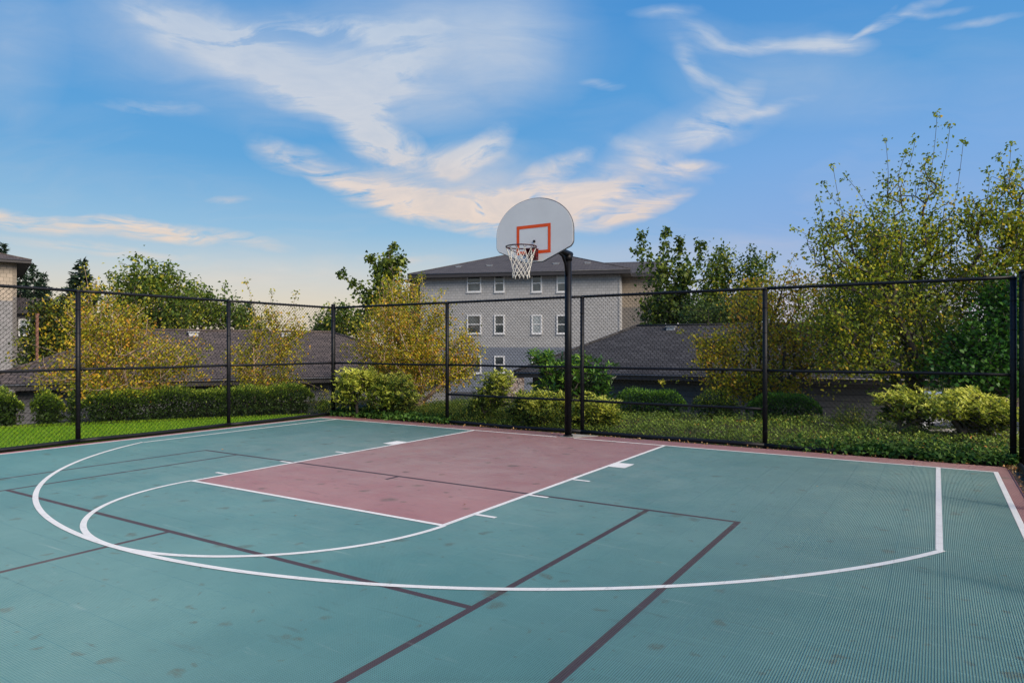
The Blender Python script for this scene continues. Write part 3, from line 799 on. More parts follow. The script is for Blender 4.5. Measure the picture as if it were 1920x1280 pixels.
def window(p0, t, n, u, z0, z1, w, parent, blind=False):
    b = .10
    mb = MB()
    def bar(ua, ub, za, zb, d0=-.06, d1=-.002):
        o = W(p0,t,n,ua,d0,za); mb.obox(o, (t[0]*(ub-ua), t[1]*(ub-ua), 0), (n[0]*(d1-d0), n[1]*(d1-d0), 0), (0,0,zb-za))
    bar(u-w/2, u-w/2+b, z0, z1); bar(u+w/2-b, u+w/2, z0, z1); bar(u-w/2+b, u+w/2-b, z0, z0+b); bar(u-w/2+b, u+w/2-b, z1-b, z1)
    zm = (z0 + z1) / 2; bar(u-w/2+b, u+w/2-b, zm-.035, zm+.035, -.045)
    wd = mb.build('window', M['white'], parent)
    mb = MB(); bar(u-w/2-.03, u+w/2+.03, z0-.05, z0-.002, -.09); mb.build('sill', M['white'], wd)
    for za, zb, dd in ((z0+b, zm-.035, -.012), (zm+.035, z1-b, -.026)):
        mb = MB(); bar(u-w/2+b, u+w/2-b, za, zb, dd, dd+.009); mb.build('pane', M['glass'] if random.random() < .55 or dd > -.02 and random.random() < .6 else M['blind'], wd)
    return wd

def roof_vent(pos, parent, t, n, s=.3, nm='roof_vent'):
    mb = MB(); o = np.array(pos) - np.array([t[0], t[1], 0])*s/2
    mb.obox(o + [0,0,-.1], (t[0]*s, t[1]*s, 0), (n[0]*s*.9, n[1]*s*.9, 0), (0,0,.1 + s*.35))
    mb.obox(o + np.array([-t[0]*.03 - n[0]*.04, -t[1]*.03 - n[1]*.04, s*.35]), (t[0]*(s+.06), t[1]*(s+.06), 0), (n[0]*s, n[1]*s, 0), (0,0,.03))
    return mb.build(nm, M['vent'], parent)

# --- three storey house beyond the garages
p0 = at(788, 516, 51.2); p1 = at(1163, 507, 48.0); t, n, L_ = frame_of(p0, p1); ze = 7.05
hs = thing('apartment_house', 'three storey grey shingled house with white windows rising behind the hoop', 'house', (p0[0], p0[1], -4.0))
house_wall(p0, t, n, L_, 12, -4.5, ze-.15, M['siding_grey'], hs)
rf, (r0, r1, e_) = hip_roof(p0, t, n, L_, 12, ze, 2.28, .75, M['roof_far'], hs, fh=.3)
def u_of(px, d=0.0):
    k = (px - 960) / F; A = np.array([[t[0], -(FW[0]+RT[0]*k)], [t[1], -(FW[1]+RT[1]*k)]])
    s = np.linalg.solve(A, np.array([CX, CY]) - np.array([p0[0], p0[1]])); return s[0], s[1]
for px, wpx, rows in ((889, 28, 3), (936.5, 20, 3), (1006.5, 20, 3), (1053.5, 20, 3)):
    u, dep = u_of(px); k = dep / F
    for zt, zb in ((514, 548), (590, 626), (667, 700))[:rows]:
        window(p0, t, n, u, CZ - (zb - V0)*k, CZ - (zt - V0)*k, wpx*k, hs)
slope = 2.28 / 6.75
for px, v in ((850, 1.6), (909, 1.7), (1037, 1.7), (1098, 1.7)):
    u, dep = u_of(px); roof_vent(W(p0, t, n, u, v - .75 + .4, ze + slope*(v + .2)), rf, t, n, .42)
u, dep = u_of(939); c = W(p0, t, n, u, 3.4, ze + slope*4.1)
MB().tube([c - [0,0,.3], c + [0,0,.55]], .05, 8).tube([c - [0,0,.1], c + [0,0,.12]], [.16, .07], 10).build('vent_pipe', M['rustpost'], rf)
for uu in (0, L_ - .12): MB().obox(W(p0,t,n,uu,-.03,-4.4), (t[0]*.12, t[1]*.12, 0), (n[0]*.028, n[1]*.028, 0), (0,0,ze+4.1)).build('corner_board', M['siding_grey'], hs, uv=True)
# wings of the same house
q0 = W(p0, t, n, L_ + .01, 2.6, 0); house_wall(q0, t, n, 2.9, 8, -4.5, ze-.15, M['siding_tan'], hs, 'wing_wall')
MB().add([W(q0,t,n,-2.5,-.6,ze+.012), W(q0,t,n,2.9+.5,-.6,ze+.012), W(q0,t,n,2.9-.1,3.6,ze+1.35), W(q0,t,n,-2.2,3.6,ze+1.35), W(q0,t,n,2.9+.5,8.5,ze+.012), W(q0,t,n,-2.5,8.5,ze+.012)],
         [(0,1,2,3),(1,4,2),(2,4,5,3)]).build('wing_roof', M['roof_far'], hs, uv=True)
mb = MB(); mb.obox(W(q0,t,n,.6,-.62,ze-.28), (t[0]*2.8, t[1]*2.8, 0), (n[0]*.04, n[1]*.04, 0), (0,0,.28)); mb.obox(W(q0,t,n,3.36,-.57,ze-.28), (t[0]*.04, t[1]*.04, 0), (n[0]*9, n[1]*9, 0), (0,0,.28))
mb.build('wing_fascia', M['fascia'], hs)
q0 = W(p0, t, n, -1.7, 2.2, 0); house_wall(q0, t, n, 1.69, 8, -4.5, ze-.5, M['siding_dark'], hs, 'recessed_wall')
MB().add([W(q0,t,n,-.6,-.6,ze-.2), W(q0,t,n,1.2,-.6,ze-.2), W(q0,t,n,1.2,4,ze+.8), W(q0,t,n,.6,4,ze+.8), W(q0,t,n,-.6,9,ze-.2)], [(0,1,2,3),(0,3,4)]).build('recessed_roof', M['roof_far'], hs, uv=True)

# --- house at the edge of the picture
c0 = at(30, 600, 40.0); tl = RT*.78 + FW*.62; tl /= np.linalg.norm(tl)
nl = np.array([-tl[1], tl[0]]); Lw = 9.0; pl = np.array([c0[0] - tl[0]*Lw, c0[1] - tl[1]*Lw, 0])
hl = thing('beige_house', 'beige shingled house corner with brown overhanging eave cut by the picture edge', 'house', (pl[0], pl[1], -2))
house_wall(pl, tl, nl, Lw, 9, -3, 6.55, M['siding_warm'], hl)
MB().obox(W(pl,tl,nl,Lw-.16,-.03,-3), (tl[0]*.19, tl[1]*.19, 0), (nl[0]*.028, nl[1]*.028, 0), (0,0,9.5)).build('corner_board', M['siding_tan'], hl, uv=True)
hip_roof(pl, tl, nl, Lw, 9, 6.72, 1.5, .72, M['roof_brown'], hl, fh=.2)
pw = at(26, 600, 44.5); pw[2] = 0
house_wall(pw, tl, nl, 1.9, 5, -3, 3.85, M['siding_tan'], hl, 'wing_wall')
rr = MB().add([W(pw,tl,nl,0,-.5,4.0), W(pw,tl,nl,2.4,-.5,4.0), W(pw,tl,nl,2.0,2.5,5.0), W(pw,tl,nl,0,2.5,5.0), W(pw,tl,nl,2.4,5.5,4.0)], [(0,1,2,3),(1,4,2)]).build('wing_roof', M['roof_brown'], hl, uv=True)
MB().obox(W(pw,tl,nl,0.02,-.52,3.78), (tl[0]*2.38, tl[1]*2.38, 0), (nl[0]*.04, nl[1]*.04, 0), (0,0,.21)).build('wing_fascia', M['fascia'], rr)
window(pw, tl, nl, .55, 2.35, 3.45, .62, hl)

# --- long garage beyond the lawn (brown roof)
def garage(label, p0, p1, depth, ze, rise, wallm, roofm, vents, base):
    t, n, L_ = frame_of(np.array(p0), np.array(p1)); oh = .45
    q0 = W(p0, t, n, oh, oh, 0); Lw = L_ - 2*oh
    root = thing('garage', label, 'garage', (q0[0], q0[1], base), 'garages beyond the hedges')
    house_wall(q0, t, n, Lw, depth - 2*oh, base, ze - .15, wallm, root)
    rf, (r0, r1, e) = hip_roof(q0, t, n, Lw, depth - 2*oh, ze, rise, oh, roofm, root, fh=.17)
    for px, v in vents:
        k = (px - 960) / F; A = np.array([[t[0], -(FW[0]+RT[0]*k)], [t[1], -(FW[1]+RT[1]*k)]])
        vv = v - oh
        u = np.linalg.solve(A, np.array([CX, CY]) - np.array([q0[0]+n[0]*vv, q0[1]+n[1]*vv]))[0]
        roof_vent(W(q0, t, n, u, vv, ze + rise * v / (depth/2) + .02), rf, t, n, .26)
    return root, rf, (q0, t, n, Lw)
e0 = at(0, 720, 15.5); e1 = at(620, 706, 19.5); dd = (e1 - e0)[:2] / np.linalg.norm((e1 - e0)[:2])
A0 = np.array([*(e0[:2] - dd*.6), 0]); A1 = np.array([*(e0[:2] + dd*12.2), 0])
garage('long garage with brown shingle hip roof beyond the lawn hedge', A0, A1, 7.0, .70, 1.36, M['garage_wall'], M['roof_brown'], ((363, 3.05), (536, 3.05)), -1.9)
B0 = np.array([-5.75, 7.62, 0]); B1 = np.array([5.55, 9.08, 0])
garage('low garage with dark slate grey hip roof in front of the three storey house', B0, B1, 6.2, .78, 1.48, M['garage_wall_dark'], M['roof_slate'], ((1257, 2.75), (1420, 2.75)), -1.9)

# stone walls glimpsed past the garage ends
def stone_wall(label, a, b, z0, z1):
    t, n, L_ = frame_of(np.array(a), np.array(b)); o = thing('stone_wall', label, 'wall', (a[0], a[1], z0))
    MB().obox(W(a,t,n,0,0,z0), (t[0]*L_, t[1]*L_, 0), (n[0]*.4, n[1]*.4, 0), (0,0,z1-z0)).build('stone_face', M['rock'], o)
    MB().obox(W(a,t,n,-.03,-.04,z1), (t[0]*(L_+.06), t[1]*(L_+.06), 0), (n[0]*.48, n[1]*.48, 0), (0,0,.06)).build('coping', M['concrete'], o)
stone_wall('river stone wall section beside the dark roofed garage', at(935, 700, 27), at(983, 700, 27), -2.2, .35)
stone_wall('pale stone wall stub under the brown garage eave', at(-30, 720, 15.25), at(17, 720, 15.4), -1.8, .50)

# weathered post
pb = at(67, 700, 19); o = thing('wooden_post', 'thin weathered reddish post standing above the brown garage roof', 'post', (pb[0], pb[1], -1.6))
MB().obox((pb[0], pb[1], -1.6), (.045, .02, 0), (-.02, .045, 0), (0, 0, 4.05)).build('post_shaft', M['rustpost'], o)
MB().obox((pb[0]-.006, pb[1]-.008, 2.452), (.06, .027, 0), (-.027, .06, 0), (0, 0, .05)).build('post_cap', M['rustpost'], o)

# parked car glimpsed low beyond the garage end
def car(label, c, ang):
    root = thing('parked_car', label, 'car', c); ca, sa = math.cos(ang), math.sin(ang)
    T = lambda x, y, z: (c[0] + ca*x - sa*y, c[1] + sa*x + ca*y, c[2] + z)
    prof_ = [(-2.2,.35),(-2.25,.75),(-1.9,.92),(-1.45,.98),(-.95,1.42),(.45,1.46),(1.15,1.0),(1.95,.85),(2.25,.65),(2.25,.35)]
    body = MB().prism([T(x,-.86,z) for x,z in prof_], np.array(T(0,.86,0)) - np.array(T(0,-.86,0))).build('body', simple('car_paint', (.30,.31,.33), .25, 0, .03), root)
    for s in (-1, 1):
        y = s*.866
        MB().add([T(-1.3,y,1.0), T(1.0,y,1.0), T(.42,y,1.40), T(-.9,y,1.37)], [(0,1,2,3)]).build('side_window', M['glass'], body)
    MB().add([T(-1.47,-.75,1.0), T(-1.47,.75,1.0), T(-1.0,.7,1.39), T(-1.0,-.7,1.39)], [(0,1,2,3)]).build('rear_window', M['glass'], body)
    for s in (-1, 1):
        MB().box(0,0,0,0,0,0)
        a = np.array(T(-2.262, s*.62 - .14, .70)); mb = MB().obox(a, np.array(T(.03,0,0))-np.array(T(0,0,0)), np.array(T(0,.28,0))-np.array(T(0,0,0)), (0,0,.14)); mb.build('tail_light', M['bracket'], body)
    for x in (-1.4, 1.4):
        for s in (-1, 1):
            w_ = MB().tube([T(x, s*.70, .33), T(x, s*.88, .33)], .33, 20).build('tyre', M['black'], root)
            MB().tube([T(x, s*.875, .33), T(x, s*.895, .33)], .20, 14).build('rim', M['vent'], w_)
    return root
cc = at(1737, 735, 27.0); car('pale parked car with red tail light beyond the dark garage', (cc[0], cc[1], -1.70), 1.0)

# ================================================================== VEGETATION
# --- hedges and bushes beyond the side fence
HL = [(-10.7, -6.6), (-9.75, -4.75), (-7.95, -1.45), (-6.75, .65)]
def lerp(a, b, t): return (a[0] + (b[0]-a[0])*t, a[1] + (b[1]-a[1])*t)
def hl(px, dx=0.0):
    """ground point on the hedge line in direction px"""
    k = (px - 960) / F; d = FW + RT*k
    a = np.array([-9.75, -4.75]) + np.array([-.35, .2]); b = np.array([-6.55, .75]) + np.array([-.45, .2])
    A = np.array([[b[0]-a[0], -d[0]], [b[1]-a[1], -d[1]]]); s = np.linalg.solve(A, np.array([CX, CY]) - a)[0]
    p = a + (b - a)*s; return (p[0], p[1], 0)
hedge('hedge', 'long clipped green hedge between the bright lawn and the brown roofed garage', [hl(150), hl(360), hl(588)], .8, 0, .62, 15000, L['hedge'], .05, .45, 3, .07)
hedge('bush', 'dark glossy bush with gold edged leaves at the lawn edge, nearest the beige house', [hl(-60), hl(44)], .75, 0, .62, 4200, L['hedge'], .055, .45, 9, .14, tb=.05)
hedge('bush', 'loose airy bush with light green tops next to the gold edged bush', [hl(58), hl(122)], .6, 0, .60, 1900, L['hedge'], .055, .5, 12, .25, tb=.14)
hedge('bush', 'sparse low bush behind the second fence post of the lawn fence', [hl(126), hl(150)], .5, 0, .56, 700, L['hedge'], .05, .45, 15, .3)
b_ = at(607, 783, 16.0); tree('bush', 'small yellow green bush squeezed beside the fence corner post', 'bush', (b_[0], b_[1], -.1), [px_blob(607, 763, 16.0, 16, 18)], L['hedge'], M['darkbark'], 40, 22, .06, .35, .07, .003, .02, tbias=.18)

# --- hedges behind the baseline fence
def row(px0, px1, y, dep0, dep1): a = at(px0, y, dep0); b = at(px1, y, dep1); return [(a[0], a[1], 0), (b[0], b[1], 0)]
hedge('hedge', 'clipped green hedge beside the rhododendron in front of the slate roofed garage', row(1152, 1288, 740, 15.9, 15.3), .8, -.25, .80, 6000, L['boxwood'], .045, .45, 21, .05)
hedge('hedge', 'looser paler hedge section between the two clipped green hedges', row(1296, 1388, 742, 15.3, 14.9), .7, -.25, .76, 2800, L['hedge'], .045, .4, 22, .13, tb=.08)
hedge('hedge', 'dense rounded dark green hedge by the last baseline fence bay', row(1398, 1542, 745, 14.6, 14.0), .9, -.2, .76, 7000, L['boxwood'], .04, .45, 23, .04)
b_ = at(1600, 800, 13.4); tree('bush', 'low wispy green bush between the dense hedge and the pale topped shrubs', 'bush', (b_[0], b_[1], -.05), [px_blob(1600, 782, 13.3, 38, 24), px_blob(1580, 795, 13.2, 20, 18)], L['green'], M['darkbark'], 90, 22, .055, .3, .07, .003, .02, tbias=.1)

PI = dict(rosette=8, per=32, size=.082, aspect=.3, spread=.05, rt=.005, rmax=.035, topbias=.9, tvar=.35, up=.6, sag=.02)
def pieris(label, px, yb, dep, blobs, leaf='pieris', bark='darkbark', tips=150, **kw):
    b = at(px, yb, dep); a = dict(PI); a.update(kw)
    return tree('shrub', label, 'shrub', (b[0], b[1], -.03), [px_blob(*q) for q in blobs], L[leaf], M[bark], tips=tips, group='pale topped shrubs behind the baseline fence', **a)
pieris('tall yellow topped variegated shrub beside the fence corner post', 672, 772, 15.0, [(665, 718, 15.0, 32, 24), (650, 745, 15.0, 24, 20), (690, 712, 15.1, 26, 18)], tips=190, tbias=.10, fill=1500)
pieris('wide variegated shrub sloping down between corner shrub and yellow birch', 738, 775, 14.8, [(735, 722, 14.9, 34, 22), (752, 748, 14.7, 34, 22), (715, 752, 14.8, 30, 20)], tips=220, tbias=.02, fill=1800)
pieris('tall thin green shrub growing at the second baseline post', 928, 790, 14.0, [(932, 715, 14.0, 28, 20), (925, 742, 14.0, 30, 22), (905, 765, 13.8, 24, 20)], tips=170, tbias=-.02, fill=1200)
pieris('rounded cream tipped shrub just behind and beside the hoop pole', 1005, 802, 13.3, [(1000, 752, 13.3, 36, 18), (1015, 775, 13.2, 45, 22), (980, 772, 13.3, 26, 20), (1044, 765, 13.2, 26, 26)], tips=300, tbias=.02, fill=2600)
pieris('squat bright cream tipped shrub behind the middle baseline post', 1112, 808, 12.9, [(1110, 768, 12.8, 36, 24), (1135, 780, 12.8, 26, 20), (1088, 785, 12.9, 24, 22)], tips=240, tbias=.14, fill=2000)
pieris('spindly open shrub with pale bare stems and green rosettes', 1685, 832, 11.6, [(1655, 748, 11.5, 18, 12), (1705, 750, 11.6, 32, 20), (1680, 775, 11.6, 24, 14), (1722, 780, 11.6, 22, 16), (1650, 785, 11.5, 12, 8)], bark='bark', tips=130, tbias=-.02, alpha=.5, rmax=.03, fill=150)
pieris('largest spreading shrub with creamy yellow top over dark twisting branches', 1805, 838, 11.2, [(1808, 752, 11.2, 56, 15), (1760, 768, 11.1, 42, 15), (1855, 770, 11.2, 44, 14), (1815, 772, 11.3, 64, 14), (1890, 785, 11.2, 20, 10), (1835, 795, 11.4, 44, 14)], tips=460, tbias=.04, alpha=.5, rmax=.045, fill=500)

b_ = at(1055, 800, 15.2)
tree('rhododendron', 'large leafed rhododendron rising behind the hoop pole and cream tipped shrubs', 'shrub', (b_[0], b_[1], -.3),
     [px_blob(1010, 672, 15.2, 26, 14), px_blob(1055, 690, 15.2, 50, 28), px_blob(1100, 705, 15.2, 45, 32), px_blob(1050, 725, 15.3, 50, 26), px_blob(1120, 740, 15.1, 28, 22)],
     L['rhodo'], M['darkbark'], tips=230, rosette=9, per=18, size=.15, aspect=.27, spread=.05, rt=.006, rmax=.04, topbias=.6, tvar=.3, up=.6, fill=900, tbias=-.05)

# --- yellow birches
YB_ = dict(size=.062, aspect=.72, spread=.10, along=1.6, rt=.0040, rmax=.045, droop=.9, tvar=.42, shell=.2, alpha=.28, wob=.10)
def shoot(px0, y0, px1, y1, dep): return (at(px0, y0, dep), at(px1, y1, dep))
def birch(label, px, dep, zb, blobs, leaf='yellow', bark='palebark', nm='birch_tree', cat='tree', shoots=(), group='birches beyond the fences', tops=None, **kw):
    b = at(px, 750, dep); a = dict(YB_); a.update(kw)
    base = (b[0], b[1], zb)
    tt = [at(x, y, dep + dz) for x, y, dz in tops] if tops else None
    return tree(nm, label, cat, base, [px_blob(*q) for q in blobs], L[leaf], M[bark], shoots=shoots, trunk_top=tt, group=group, **a)
birch('wide yellow leaved birch spreading over the brown garage roof behind the lawn hedge', 212, 14.8, -.4,
      [(190, 640, 14.8, 60, 55), (255, 660, 14.8, 80, 50), (140, 690, 14.7, 70, 34), (330, 670, 14.9, 60, 42), (240, 715, 14.6, 110, 20), (225, 600, 14.9, 60, 40), (150, 590, 15.0, 40, 40), (170, 545, 15.2, 16, 30)],
      tips=780, per=16, tops=[(195, 640, 0), (245, 650, .3), (215, 620, -.3)], shoots=[shoot(185, 600, 158, 500, 15.0), shoot(160, 690, 30, 640, 14.6), shoot(180, 700, 45, 690, 14.5), shoot(300, 690, 395, 650, 14.8), shoot(200, 600, 212, 560, 14.9)], tbias=.08)
birch('slim yellow birch with three pale leaders beside the second lawn fence post', 485, 16.4, -.5,
      [(478, 640, 16.4, 18, 55), (505, 600, 16.4, 22, 30), (535, 660, 16.4, 26, 60), (470, 700, 16.3, 30, 26), (450, 670, 16.4, 20, 30), (555, 610, 16.5, 16, 26), (525, 720, 16.3, 34, 16)],
      tips=360, per=15, tops=[(478, 560, 0), (520, 590, .2), (540, 600, 0)], shoots=[shoot(478, 600, 462, 528, 16.4), shoot(500, 600, 510, 545, 16.4), shoot(535, 610, 556, 548, 16.4), shoot(560, 700, 610, 735, 16.3), shoot(430, 700, 400, 735, 16.3)], tbias=.06)
birch('big round yellow birch half hiding the end of the three storey house', 760, 16.6, -.6,
      [(760, 640, 16.6, 90, 50), (720, 670, 16.5, 70, 40), (815, 660, 16.6, 70, 45), (745, 595, 16.7, 45, 34), (820, 600, 16.7, 34, 40), (875, 650, 16.6, 26, 45), (770, 705, 16.4, 80, 30), (860, 690, 16.5, 36, 30), (700, 625, 16.6, 30, 30)],
      tips=1150, per=16, tops=[(740, 620, 0), (790, 630, .3), (765, 600, -.3)], shoots=[shoot(740, 590, 722, 520, 16.7), shoot(770, 590, 768, 520, 16.7), shoot(800, 590, 792, 515, 16.7), shoot(820, 590, 830, 545, 16.7), shoot(700, 640, 650, 600, 16.6), shoot(690, 660, 640, 650, 16.6)], tbias=.08)
birch('yellow green birch arching over the slate garage roof by the fourth baseline post', 1432, 15.4, -1.0,
      [(1400, 640, 15.4, 60, 50), (1450, 600, 15.4, 60, 50), (1345, 665, 15.3, 45, 36), (1480, 660, 15.4, 55, 60), (1420, 710, 15.3, 80, 24), (1400, 560, 15.5, 50, 36), (1470, 540, 15.5, 50, 36), (1325, 640, 15.3, 24, 30), (1540, 640, 15.4, 60, 70), (1360, 715, 15.2, 50, 20), (1520, 560, 15.5, 40, 40)],
      tips=1000, per=15, size=.068, tops=[(1400, 620, 0), (1450, 590, .3), (1470, 640, -.2)], shoots=[shoot(1340, 650, 1278, 620, 15.2), shoot(1350, 690, 1240, 715, 15.2), shoot(1400, 560, 1372, 505, 15.5), shoot(1450, 540, 1438, 480, 15.5), shoot(1470, 540, 1490, 478, 15.5), shoot(1500, 560, 1530, 495, 15.5)], tbias=.10, bark='darkbark')
birch('small yellow birch tops poking over the dark leafed maple behind the corner', 735, 18.2, -1.0,
      [(735, 560, 18.2, 34, 40), (765, 545, 18.2, 22, 30), (790, 560, 18.2, 20, 30), (715, 590, 18.2, 28, 24)],
      tips=200, per=13, tops=[(740, 600, 0), (770, 600, .2)], shoots=[shoot(745, 550, 748, 505, 18.2), shoot(785, 545, 788, 515, 18.2)], tbias=.02)

# --- the big trees by the end of the baseline
birch('tallest birch with long arching limbs and bare upright leaders over the last fence bay', 1712, 13.4, -.2,
      [(1700, 470, 13.4, 100, 70), (1620, 520, 13.3, 80, 60), (1640, 420, 13.4, 60, 40), (1760, 440, 13.4, 60, 70), (1720, 570, 13.3, 110, 60), (1600, 590, 13.2, 80, 50), (1680, 660, 13.2, 100, 50), (1565, 500, 13.3, 40, 40), (1590, 660, 13.2, 60, 50), (1760, 640, 13.2, 70, 40), (1640, 600, 13.3, 70, 50), (1565, 420, 13.3, 46, 26), (1530, 455, 13.3, 34, 18), (1545, 600, 13.3, 46, 50), (1800, 520, 13.4, 60, 60), (1740, 340, 13.5, 26, 40), (1670, 350, 13.5, 26, 34)],
      leaf='olive', bark='darkbark', tips=1250, per=15, size=.070, rmax=.10, rt=.0042, spread=.10,
      tops=[(1690, 480, 0), (1740, 460, .3), (1640, 520, -.4)],
      shoots=[shoot(1740, 380, 1757, 212, 13.5), shoot(1755, 380, 1782, 232, 13.5), shoot(1670, 380, 1660, 258, 13.5), shoot(1700, 370, 1716, 262, 13.4), shoot(1785, 400, 1806, 268, 13.4), shoot(1610, 470, 1562, 312, 13.3), shoot(1620, 400, 1584, 330, 13.4), shoot(1580, 470, 1490, 428, 13.2), shoot(1560, 460, 1534, 372, 13.2), shoot(1690, 350, 1700, 285, 13.4), shoot(1560, 540, 1500, 560, 13.2), shoot(1720, 360, 1742, 290, 13.6), shoot(1600, 400, 1545, 345, 13.4)], tbias=-.02)
birch('second tall birch with ascending limbs standing next to the side fence corner', 1888, 12.9, -.2,
      [(1870, 420, 12.9, 60, 60), (1840, 500, 12.9, 60, 60), (1900, 520, 12.9, 70, 70), (1950, 430, 12.9, 80, 70), (1830, 400, 12.9, 34, 40), (1990, 560, 12.9, 90, 90), (1890, 340, 13.0, 40, 34), (2000, 350, 13, 60, 60), (2080, 480, 12.9, 60, 80)],
      leaf='olive', bark='darkbark', tips=950, per=15, size=.070, rmax=.09, rt=.0042, spread=.11,
      tops=[(1880, 500, 0), (1920, 480, .3), (1850, 520, -.2)],
      shoots=[shoot(1870, 370, 1872, 292, 13), shoot(1900, 360, 1912, 300, 13), shoot(1835, 400, 1850, 318, 12.9), shoot(1890, 360, 1895, 270, 13), shoot(1960, 380, 1970, 250, 13)], tbias=-.04)
b_ = at(1860, 760, 12.2)
tree('maple_tree', 'low vivid green maple with big leaves filling the space under the tall birches', 'tree', (b_[0], b_[1], -.2),
     [px_blob(1850, 640, 12.2, 60, 50), px_blob(1880, 570, 12.2, 36, 50), px_blob(1800, 690, 12.2, 60, 34), px_blob(1870, 710, 12.1, 50, 30), px_blob(1910, 640, 12.2, 50, 60)],
     L['vivid'], M['darkbark'], tips=330, per=18, size=.085, aspect=.85, spread=.12, rt=.004, rmax=.05, tvar=.35, droop=.4, fill=1500)
b_ = at(1640, 700, 24)
tree('oak_tree', 'broad dark tree behind the slate garage end showing between birch leaves', 'tree', (b_[0], b_[1], -1.7),
     [px_blob(1620, 560, 24, 70, 60), px_blob(1700, 590, 24, 80, 70), px_blob(1660, 480, 24, 50, 60), px_blob(1780, 640, 24, 70, 50), px_blob(1580, 610, 24, 40, 50)],
     L['dark'], M['darkbark'], tips=420, per=24, size=.14, aspect=.7, spread=.30, rt=.007, rmax=.2, tvar=.3, fill=2500)

# --- trees around the three storey house
b_ = at(1255, 700, 34)
tree('maple_tree', 'dark leaved maple with tall tufted shoots touching the house wing', 'tree', (b_[0], b_[1], -2),
     [px_blob(1248, 570, 34, 34, 42), px_blob(1230, 590, 34, 26, 36), px_blob(1285, 590, 34, 30, 34), px_blob(1236, 510, 34, 9, 26), px_blob(1250, 505, 34, 6, 30), px_blob(1288, 505, 34, 18, 20), px_blob(1275, 540, 34, 12, 30)],
     L['dark'], M['bark'], tips=210, per=20, shoot_gain=3, size=.20, aspect=.85, spread=.30, rt=.010, rmax=.2, tvar=.4, tbias=.1,
     shoots=[shoot(1225, 520, 1203, 440, 34), shoot(1245, 500, 1248, 436, 34), shoot(1270, 500, 1276, 450, 34), shoot(1290, 500, 1312, 460, 34), shoot(1225, 560, 1196, 470, 34)])
def leafy(nm, label, px, dep, zb, blobs, leaf, tips, per, size, spread, bark='darkbark', cat='tree', group=None, **kw):
    b = at(px, 700, dep)
    return tree(nm, label, cat, (b[0], b[1], zb), [px_blob(x, y, dep, rx, ry) for x, y, rx, ry in blobs], L[leaf], M[bark], tips=tips, per=per, size=size,
                spread=spread, aspect=.6, rt=size*.05, rmax=.2, group=group, **kw)
leafy('ash_tree', 'pointed mid green tree behind the slate garage next to the dark maple', 1345, 32, -2, [(1345, 530, 26, 50), (1330, 575, 40, 34), (1355, 500, 14, 30)], 'green', 170, 24, .17, .26, tvar=.4, tbias=.08,
      shoots=[shoot(1350, 500, 1352, 468, 32)])
leafy('ash_tree', 'narrow dark topped tree between the pointed tree and the yellow green birch', 1405, 31, -2, [(1408, 530, 28, 45), (1400, 580, 44, 34), (1412, 495, 14, 26)], 'green', 170, 24, .17, .26, tvar=.35, tbias=-.05,
      shoots=[shoot(1412, 495, 1410, 465, 31), shoot(1440, 510, 1452, 478, 31)])
leafy('holly_bush', 'dense blackish evergreen low behind the slate garage ridge', 1345, 27, -1.8, [(1330, 590, 60, 26), (1380, 595, 40, 22)], 'dark', 150, 26, .12, .2, fill=1500)
b_ = at(725, 700, 26)
tree('maple_tree', 'dark leaved maple with a leaning side branch behind the fence corner', 'tree', (b_[0], b_[1], -2),
     [px_blob(728, 535, 26, 24, 40), px_blob(735, 490, 26, 16, 26), px_blob(700, 570, 26, 22, 30), px_blob(745, 575, 26, 30, 30), px_blob(718, 510, 26, 16, 20)],
     L['dark'], M['bark'], tips=150, per=20, shoot_gain=2, size=.15, aspect=.85, spread=.17, rt=.008, rmax=.14, tvar=.4, tbias=.12,
     shoots=[shoot(700, 580, 640, 512, 26), shoot(700, 560, 662, 528, 26), shoot(725, 490, 738, 460, 26), shoot(742, 500, 756, 490, 26), shoot(700, 520, 694, 482, 26)])
# --- trees behind the brown roofed garage
leafy('ash_tree', 'tall feathery green tree behind the brown roofed garage', 285, 30, -2, [(270, 560, 60, 45), (320, 570, 50, 40), (265, 515, 34, 30), (230, 560, 40, 40), (310, 530, 30, 30), (290, 600, 80, 30)], 'green', 330, 22, .17, .27, tvar=.4, tbias=.10,
      shoots=[shoot(262, 510, 259, 483, 30), shoot(300, 520, 318, 494, 30), shoot(230, 530, 205, 515, 30), shoot(280, 510, 284, 492, 30), shoot(320, 530, 333, 515, 30)])
leafy('ash_tree', 'lower spreading green tree beside the tall feathery tree', 385, 32, -2, [(380, 585, 50, 30), (420, 590, 46, 28), (365, 560, 26, 24), (345, 590, 40, 30), (455, 600, 30, 20)], 'green', 220, 22, .17, .26, tvar=.35, tbias=.04,
      shoots=[shoot(365, 555, 361, 532, 32), shoot(420, 575, 421, 536, 32), shoot(395, 565, 392, 545, 32)])
leafy('ash_tree', 'small rounded green tree seen through the fence corner above the brown roof', 640, 34, -2, [(640, 605, 36, 22), (670, 612, 30, 16), (612, 612, 26, 14), (640, 590, 18, 12)], 'green', 150, 20, .17, .24, tvar=.35, tbias=.05, shoots=[shoot(665, 600, 672, 580, 34), shoot(645, 590, 648, 574, 34)])
leafy('cypress_tree', 'dense golden tipped cypress between the beige house and the yellow birch', 108, 24, -1.8, [(108, 600, 42, 34), (90, 640, 44, 36), (125, 650, 50, 40), (85, 575, 26, 18), (130, 590, 34, 28), (100, 680, 60, 26)], 'golden', 420, 26, .13, .16, fill=3500, tvar=.45, tbias=-.02, shell=.5)
conifer('fir_tree', 'dark fir with a wide ragged crown above the yellow birch', 152, 50, 484, -3, 3.0, L['conifer'], 120)
conifer('fir_tree', 'distant slim fir standing alone beside the beige house eave', 64, 75, 494, -3, 3.2, L['conifer'], 90, group=None)
